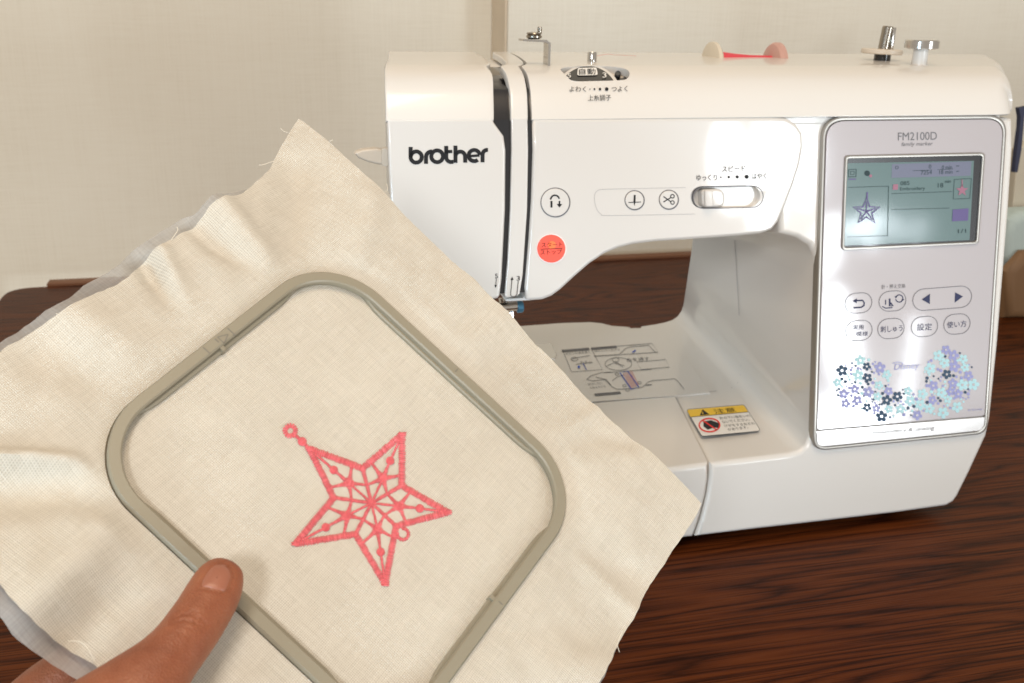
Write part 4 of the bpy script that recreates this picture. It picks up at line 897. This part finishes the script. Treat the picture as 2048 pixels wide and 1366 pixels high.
RUV = [([V3((*huv(HP(x, y)), 0)) for x, y in pts], wd, h * (0.45 if pts[-1][0] > 1150 else 0.7 if pts[-1][0] > 700 else 1.05)) for pts, wd, h in RIDGES]
def segd(p, a, b_):
    ab = b_ - a; t = max(0, min(1, (p - a) @ ab / (ab @ ab))); return (p - a - ab * t).length, t
def folds(u, v_):
    p = V3((u, v_, 0)); z = 0
    for pts, wd, h in RUV:
        best, tt = 9, 0; n = len(pts) - 1
        for i in range(n):
            d, t = segd(p, pts[i], pts[i + 1])
            if d < best: best, tt = d, (i + t) / n
        if best < wd * 3: z += h * math.exp(-(best / wd) ** 2) * min(1, 0.25 + 1.2 * tt)
    return z
def make_cloth(name, edge_poly, matn, drop, nth, nin, nout, full=True):
    R0 = rr_radius(RW - 0.0005, RC - RW); R1 = rr_radius(-0.0004, RC); RE = radial(edge_poly)
    vs_, fs, uv = [], [], []
    ths = [2 * math.pi * k / nth for k in range(nth)]
    rows = []
    if full:
        for j in range(nin + 1): rows.append(('in', j / nin))
        rows.append(('wall', 0.6))
    for j in range(nout + 1): rows.append(('out', j / nout))
    for kind, t in rows:
        for k, th in enumerate(ths):
            r0, r1, re = R0(th), R1(th), RE(th)
            if kind == 'in': r = r0 * t; z = REC
            elif kind == 'wall': r = r1 - 0.0012; z = -0.0036
            else:
                re *= 1 + 0.0035 * noise.noise(V3((math.cos(th) * 40, math.sin(th) * 40, drop * 900)))
                r = r1 + (re - r1) * t
            u, v_ = c_uv[0] + r * math.cos(th), c_uv[1] + r * math.sin(th)
            if kind == 'in': z += 0.00025 * noise.noise(V3((u * 60, v_ * 60, 3)))
            if kind == 'out':
                dist = r - r1; k_ = min(1, dist / 0.012); k_ = k_ * k_ * (3 - 2 * k_)
                z = -0.0009 * (1 - k_) + k_ * (folds(u, v_) + 0.0016 * noise.noise(V3((u * 30, v_ * 30, 1.5))) + 0.0005 * noise.noise(V3((u * 110, v_ * 110, 5))) + dist * 0.5 * noise.noise(V3((math.cos(th) * 1.6, math.sin(th) * 1.6, 8.3))) * 0.12)
                z += k_ * dist * 0.9 * (0.05 * math.sin(th * 9 + 1.0))
            vs_.append(HL(u, v_, z - drop * (1 if kind == 'out' else 0.3) - (0.0022 * t * t if drop else 0))); uv.append((u, v_))
    W = nth; R_ = len(rows)
    for j in range(R_ - 1):
        for k in range(W): fs.append((j * W + k, j * W + (k + 1) % W, (j + 1) * W + (k + 1) % W, (j + 1) * W + k))
    me = bpy.data.meshes.new(name); me.from_pydata([tuple(v) for v in vs_], [], fs); me.update()
    ul = me.uv_layers.new(name='UVMap')
    lv = [0] * len(me.loops); me.loops.foreach_get('vertex_index', lv)
    flat = []
    for i_ in lv: flat += uv[i_]
    ul.data.foreach_set('uv', flat)
    o = link(name, me, matn, None, 60); cpart(o); return o
cl = make_cloth('cotton_sheet', uvb, 'cotton', 0.0, 540, 24, 64)
bk = make_cloth('backing_sheet', uvk, 'interfacing', 0.0016, 360, 4, 40, full=False)
# stray threads along the cut edge
rnd = random.Random(4)
for (x, y), (dx, dy), lg in (((575, 265), (-14, -9), 1), ((548, 322), (-30, 8), 1), ((342, 480), (12, -26), 1), ((1245, 1262), (-6, 42), 1), ((1392, 1020), (12, -10), .5), ((750, 385), (8, -14), .7), ((770, 385), (4, -22), .8), ((190, 1322), (-60, -45), .9), ((660, 282), (10, -5), .5), ((120, 628), (-16, -3), .5)):
    p0 = HP(x, y, 0.0008); p3 = HP(x + dx * lg, y + dy * lg, 0.0016); mid = (p0 + p3) / 2 + V3((rnd.uniform(-1, 1), rnd.uniform(-1, 1), rnd.uniform(-1, 1))) * (p3 - p0).length * 0.25
    bm = bmesh.new(); tube(bm, [V3(p) for p in catmull([p0, mid, p3], 6)], 0.00011, 5); cpart(from_bm('stray_thread', bm, 'loose_thread', None, 60))

# --- the embroidered star: every stitch is a little arched thread
Z7 = lambda x, y, z=0: (520 + x / 3.2521, 780 + y / 3.2521)
SH = lambda x, y, off=0.0: HP(x, y, REC + off)
class Stitch:
    def __init__(s): s.v, s.f, s.c = [], [], []
    def thread(s, a, b_, h, rad):                     # a, b in 2-D px (photo), arched height h in metres
        A, B_ = V3((*a, 0)), V3((*b_, 0)); d = (B_ - A); q = V3((-d.y, d.x, 0)).normalized() * rad; base = len(s.v); n = 5
        for k in range(n):
            t = k / (n - 1); p = A + d * t; z = h * (1 - (2 * t - 1) ** 2 * 0.85)
            for w_, zz in ((-1, 0.0), (0, 0.00018), (1, 0.0)):
                s.v.append(SH(p.x + q.x * w_, p.y + q.y * w_, 0.00006 + z + zz))
        cc = rnd.random()
        for k in range(n - 1):
            for w_ in (0, 1): s.c.append(cc); s.f.append((base + k * 3 + w_, base + k * 3 + w_ + 1, base + (k + 1) * 3 + w_ + 1, base + (k + 1) * 3 + w_))
    def satin(s, path, w0, w1=None, step=2.05, h=0.00055, jit=1.1):
        w1 = w0 if w1 is None else w1
        P = [V3((*Z7(*p), 0)) for p in path]; Ls = [0]
        for a, b_ in zip(P, P[1:]): Ls.append(Ls[-1] + (b_ - a).length)
        tot = Ls[-1]; n = max(2, int(tot / step)); zig = 1
        for k in range(n + 1):
            x = tot * k / n; i = 0
            while i < len(P) - 2 and Ls[i + 1] < x: i += 1
            t = (x - Ls[i]) / max(1e-6, Ls[i + 1] - Ls[i]); c = P[i].lerp(P[i + 1], t); d = (P[i + 1] - P[i]).normalized(); q = V3((-d.y, d.x, 0))
            wd = (w0 + (w1 - w0) * k / n) / 3.2521 / 2; j1, j2 = rnd.uniform(0, jit), rnd.uniform(0, jit)
            sl = d * 0.8 * zig; zig = -zig
            s.thread((c - q * (wd + j1) - sl)[:2], (c + q * (wd + j2) + sl)[:2], h * rnd.uniform(0.75, 1.2), 1.12)
    def done(s, name, parent):
        me = bpy.data.meshes.new(name); me.from_pydata([tuple(v) for v in s.v], [], s.f); me.update()
        ul = me.uv_layers.new(name='UVMap'); fl = []
        for c_, p_ in zip(s.c, me.polygons): fl += [c_, 0.5] * p_.loop_total
        ul.data.foreach_set('uv', fl)
        o = link(name, me, 'thread', None, 60); return o
star_base = Ink(lambda x, y, o: SH(x, y, o), 0.00012)
tips = [(322, 382), (925, 288), (1222, 795), (815, 1262), (230, 1000)]; inn = [(668, 510), (922, 622), (885, 885), (622, 938), (480, 700)]; ctr = (725, 735)
smalls = [(580, 605), (800, 575), (905, 755), (765, 905), (570, 815)]; beads = [(480, 520), (847, 460), (1040, 770), (785, 1053), (428, 893)]
lerp2 = lambda a, b_, t: (a[0] + (b_[0] - a[0]) * t, a[1] + (b_[1] - a[1]) * t)
STAR = Stitch(); outl = []
for k in range(5): outl += [tips[k], inn[k]]
for k in range(10):
    a, b_ = outl[k], outl[(k + 1) % 10]; STAR.satin([a, b_], 37, jit=1.9)
for t_p in tips:                                      # rounded tips
    for k in range(6): STAR.satin([(t_p[0] - 8 + 3.2 * k, t_p[1] - 9), (t_p[0] - 8 + 3.2 * k, t_p[1] + 9)], 34, step=1.6)
star_o = cpart(STAR.done('star_border', None))
for k in range(5):
    S_ = Stitch(); S_.satin([inn[k], ctr], 25, 18); o = S_.done('spoke', None); sub(o, star_o)
for k in range(5):
    T_, I1, I2, s0, bd = tips[k], inn[k], inn[k - 1], smalls[k], beads[k]
    S_ = Stitch()
    S_.satin([lerp2(s0, ctr, 0.15), ctr], 13, 11, step=1.7); S_.satin([s0, lerp2(s0, bd, 0.4)], 42, 20); S_.satin([lerp2(s0, bd, 0.4), bd], 20, 11); S_.satin([bd, lerp2(bd, T_, 0.78)], 13, 12, step=1.6)
    for tg_ in (lerp2(T_, I1, 0.80), lerp2(T_, I2, 0.80), lerp2(ctr, I1, 0.52), lerp2(ctr, I2, 0.52)): S_.satin([s0, lerp2(s0, tg_, 0.38)], 50, 22, h=0.0004); S_.satin([lerp2(s0, tg_, 0.38), tg_], 20, 12, h=0.0004)
    o = S_.done('small_star', None); sub(o, star_o)
    S_ = Stitch()
    for j in range(17):
        x = -27 + 54 * j / 16; hh_ = math.sqrt(max(9, 28 * 28 - x * x)); S_.thread(Z7(bd[0] + x * 0.8 - hh_ * .5, bd[1] + x * .5 + hh_ * .85), Z7(bd[0] + x * 0.8 + hh_ * .5, bd[1] + x * .5 - hh_ * .85), 0.0009, 0.9)
    sub(S_.done('bead', None), star_o)
S_ = Stitch(); S_.satin([(197 + 34 * math.cos(a * .1745), 265 + 34 * math.sin(a * .1745)) for a in range(37)], 28); sub(S_.done('hanging_ring', None), star_o)
S_ = Stitch(); S_.satin([(228, 292), (275, 335), (325, 385)], 18, 20, step=1.5)
for j in range(17):
    x = -27 + 54 * j / 16; hh_ = math.sqrt(max(9, 29 * 29 - x * x)); S_.thread(Z7(275 + x * .7 - hh_ * .7, 335 + x * .7 + hh_ * .7), Z7(275 + x * .7 + hh_ * .7, 335 + x * .7 - hh_ * .7), 0.0009, 0.9)
sub(S_.done('chain', None), star_o)
S_ = Stitch(); S_.satin([(930 + 36 * math.cos(a * .1745 - 1.7), 937 + 36 * math.sin(a * .1745 - 1.7)) for a in range(30)], 19); sub(S_.done('tail_loop', None), star_o)

# ================================================================== hand
def loft(bm, rings, n=20):                            # rings: centre, width axis, height axis, hw, hh
    R_ = []
    for c, ax, ay, hw, hh in rings:
        R_.append([bm.verts.new(c + ax * hw * math.cos(2 * math.pi * k / n) + ay * hh * math.sin(2 * math.pi * k / n)) for k in range(n)])
    for i in range(len(R_) - 1):
        for k in range(n): bm.faces.new((R_[i][k], R_[i][(k + 1) % n], R_[i + 1][(k + 1) % n], R_[i + 1][k]))
    bm.faces.new(R_[0][::-1]); bm.faces.new(R_[-1])
def digit(bm, spec, n=20, roll=0.0):
    """spec: (px, py, height over the hoop plane, half width, half thickness)"""
    pts = [HP(a, b_, z) for a, b_, z, _, _ in spec]
    C = [V3(p) for p in catmull(pts, 4)]; hw = [p.x for p in catmull([(s[3], 0) for s in spec], 4)]; hh = [p.x for p in catmull([(s[4], 0) for s in spec], 4)]
    rings = []
    for i, c in enumerate(C):
        t = (C[min(i + 1, len(C) - 1)] - C[max(i - 1, 0)]).normalized(); ay = (HN - t * (HN @ t)).normalized(); ax = t.cross(ay)
        if roll: rm_ = Matrix.Rotation(roll, 3, t); ax, ay = rm_ @ ax, rm_ @ ay
        rings.append((c, ax, ay, hw[i], hh[i]))
    loft(bm, rings, n)
bm = bmesh.new()
thumb = [(459, 1127, .0088, .0012, .0010), (455, 1133, .0092, .0046, .0034), (449, 1143, .0098, .0064, .0050), (438, 1163, .0102, .0077, .0063), (425, 1190, .0106, .0083, .0070), (407, 1222, .0112, .0084, .0076), (385, 1256, .0120, .0085, .0083),
         (360, 1290, .0128, .0086, .0085), (330, 1325, .0135, .0094, .0088), (292, 1368, .0140, .0118, .0098), (245, 1420, .0130, .0145, .0115), (180, 1485, .0100, .0175, .0140), (90, 1560, .0050, .0210, .0165)]
digit(bm, thumb, 24, roll=0.25)
index = [(260, 1268, -.020, .0030, .0030), (235, 1282, -.021, .0068, .0062), (190, 1310, -.022, .0078, .0072), (130, 1352, -.024, .0084, .0080), (70, 1402, -.026, .0090, .0086), (20, 1465, -.024, .0096, .0092), (-10, 1540, -.018, .0105, .0105), (10, 1600, -.010, .0115, .0115)]
digit(bm, index, 18)
for dx, dy, s in ((70, 85, 1.0), (135, 165, 0.95), (190, 240, 0.85)):
    digit(bm, [(a + dx, b_ + dy, z - 0.002, hw * s, hh * s) for a, b_, z, hw, hh in index], 18)
# palm and wrist below the frame
digit(bm, [(220, 1500, -.006, .012, .010), (170, 1580, -.008, .030, .015), (120, 1680, -.008, .040, .018), (60, 1800, -.008, .040, .019), (10, 1920, -.006, .034, .020), (-40, 2050, -.004, .029, .021), (-80, 2150, -.002, .028, .021)], 24)
bmesh.ops.recalc_face_normals(bm, faces=bm.faces[:])
me = bpy.data.meshes.new('hand'); bm.to_mesh(me); bm.free()
hand = bpy.data.objects.new('hand', me); COL.objects.link(hand)
rmod = hand.modifiers.new('r', 'REMESH'); rmod.mode = 'VOXEL'; rmod.voxel_size = 0.0008
sm_ = hand.modifiers.new('s', 'SMOOTH'); sm_.iterations = 8; sm_.factor = 0.5
dg = bpy.context.evaluated_depsgraph_get(); dg.update()
me2 = bpy.data.meshes.new_from_object(hand.evaluated_get(dg)); hand.modifiers.clear(); hand.data = me2; me2.name = 'hand'; bpy.data.meshes.remove(me)
me2.materials.append(MATS['skin'])
# skin folds over the joint, found from the photograph's view of the thumb
def proj(p):
    q = MR.transposed() @ (p - CAM); return CX + FPX * q.x / q.z, CY + FPX * q.y / q.z
ZH = lambda x, y, z=0: (x / 2.926, 1000 + y / 2.926)
creases = [([(960, 760), (1040, 770), (1120, 800)], 3.0, 0.00018), ([(1030, 630), (1080, 618), (1140, 622)], 2.0, 0.00016), ([(1000, 740), (1070, 738), (1130, 760)], 2.0, 0.0002), ([(1120, 640), (1180, 660), (1230, 700)], 2.0, 0.0002), ([(1010, 690), (1060, 665), (1120, 668), (1185, 700), (1215, 730)], 3.0, 0.00055), ([(1040, 650), (1090, 640), (1150, 655)], 2.4, 0.00035), ([(1000, 715), (1080, 700), (1150, 715), (1200, 745)], 2.6, 0.00045), ([(1090, 690), (1130, 705), (1170, 735)], 2.0, 0.0003), ([(1060, 720), (1120, 738), (1180, 765)], 2.4, 0.00022),
           ([(1165, 520), (1220, 520), (1290, 545), (1345, 520)], 2.2, 0.0004), ([(1345, 520), (1372, 440), (1350, 385), (1290, 365)], 2.4, 0.0004), ([(1165, 520), (1190, 460), (1230, 395)], 2.2, 0.0003)]
CR = [([V3((*ZH(*p), 0)) for p in pts], wd, h) for pts, wd, h in creases]
cos = [v.co.copy() for v in me2.vertices]; nrm = [v.normal.copy() for v in me2.vertices]
for v, co, no in zip(me2.vertices, cos, nrm):
    if no @ HN < 0.05: continue
    x, y = proj(co)
    if not (310 < x < 490 and 1110 < y < 1300): continue
    p = V3((x, y, 0)); d_ = 0
    for pts, wd, h in CR:
        best = min(segd(p, pts[i], pts[i + 1])[0] for i in range(len(pts) - 1)); d_ += 1.15 * h * math.exp(-(best / wd) ** 2)
    v.co = co - no * d_
me2.polygons.foreach_set('use_smooth', [True] * len(me2.polygons)); me2.update()
tag(hand, 'bare hand with its thumb pressed on the grey hoop frame at lower left', 'hand')
bvh = BVHTree.FromPolygons([v.co[:] for v in me2.vertices], [p.vertices[:] for p in me2.polygons])
outl = catmull([ZH(*p) for p in [(1285, 372), (1245, 385), (1210, 425), (1186, 470), (1176, 508), (1205, 512), (1250, 522), (1310, 540), (1340, 500), (1355, 445), (1345, 400), (1320, 377)]], 4, True)
cn = sum(outl, V3()) / len(outl)
vs_, fs = [], []; NR = 7; n_ = len(outl)
for j in range(NR + 1):
    t = j / NR
    for p in outl:
        q_ = cn.lerp(p, t); d = ray(q_.x, q_.y).normalized(); hit = bvh.ray_cast(CAM, d)
        loc, no = (hit[0], hit[1]) if hit[0] else (HP(q_.x, q_.y, 0.012), HN)
        vs_.append(loc - d * (0.00055 * (1 - t ** 6) - 0.0001))
for j in range(NR):
    for k in range(n_): fs.append((j * n_ + k, j * n_ + (k + 1) % n_, (j + 1) * n_ + (k + 1) % n_, (j + 1) * n_ + k))
nail = from_py('nail', vs_, fs, 'nail', hand, 80)
sm2 = nail.modifiers.new('s', 'SMOOTH'); sm2.iterations = 4

# ================================================================== things at the right edge, far back on the table
y_ = 0.98
o = plate('dark_strap', [(2038, 216), (2070, 210), (2070, 226), (2050, 232), (2044, 300), (2036, 345), (2029, 345), (2034, 300), (2040, 255), (2041, 234)], lambda x, y, o: YP(x, y, 0.93 - o), 0, 0.006, 'navy_cloth', None, 0.001, normal=V3((0, -1, 0)))
tag(o, 'dark navy strap hanging at the right edge behind the machine', 'strap')
a = YP(2031, 300, 1.0); bm = bmesh.new()
o = plate('cream_folder', [(2036, 300), (2130, 240), (2130, 640), (2010, 640), (2016, 520)], lambda x, y, o: YP(x, y, 1.0 - o), 0, 0.012, 'cream_board', None, 0.002, normal=V3((0, -1, 0)))
tag(o, 'cream folder standing behind the machine at the right edge', 'folder')
def bundle(name, px, Y, dep, matn, label, cat):
    o = plate(name, px, lambda x, y, o: YP(x, y, Y - o), 0, dep, matn, None, 0.012, 4, normal=V3((0, -1, 0)))
    return tag(o, label, cat)
bundle('folded_cloth', [(2012, 470), (2022, 440), (2045, 425), (2140, 420), (2140, 545), (2020, 545), (2010, 515)], 0.965, 0.03, 'aqua_cloth', 'pale aqua folded cloth against the cream folder at right', 'cloth')
bundle('brown_box', [(2014, 545), (2050, 505), (2140, 500), (2140, 640), (2012, 640)], 0.950, 0.012, 'brown_board', 'brown box below the aqua cloth at the right edge', 'box')
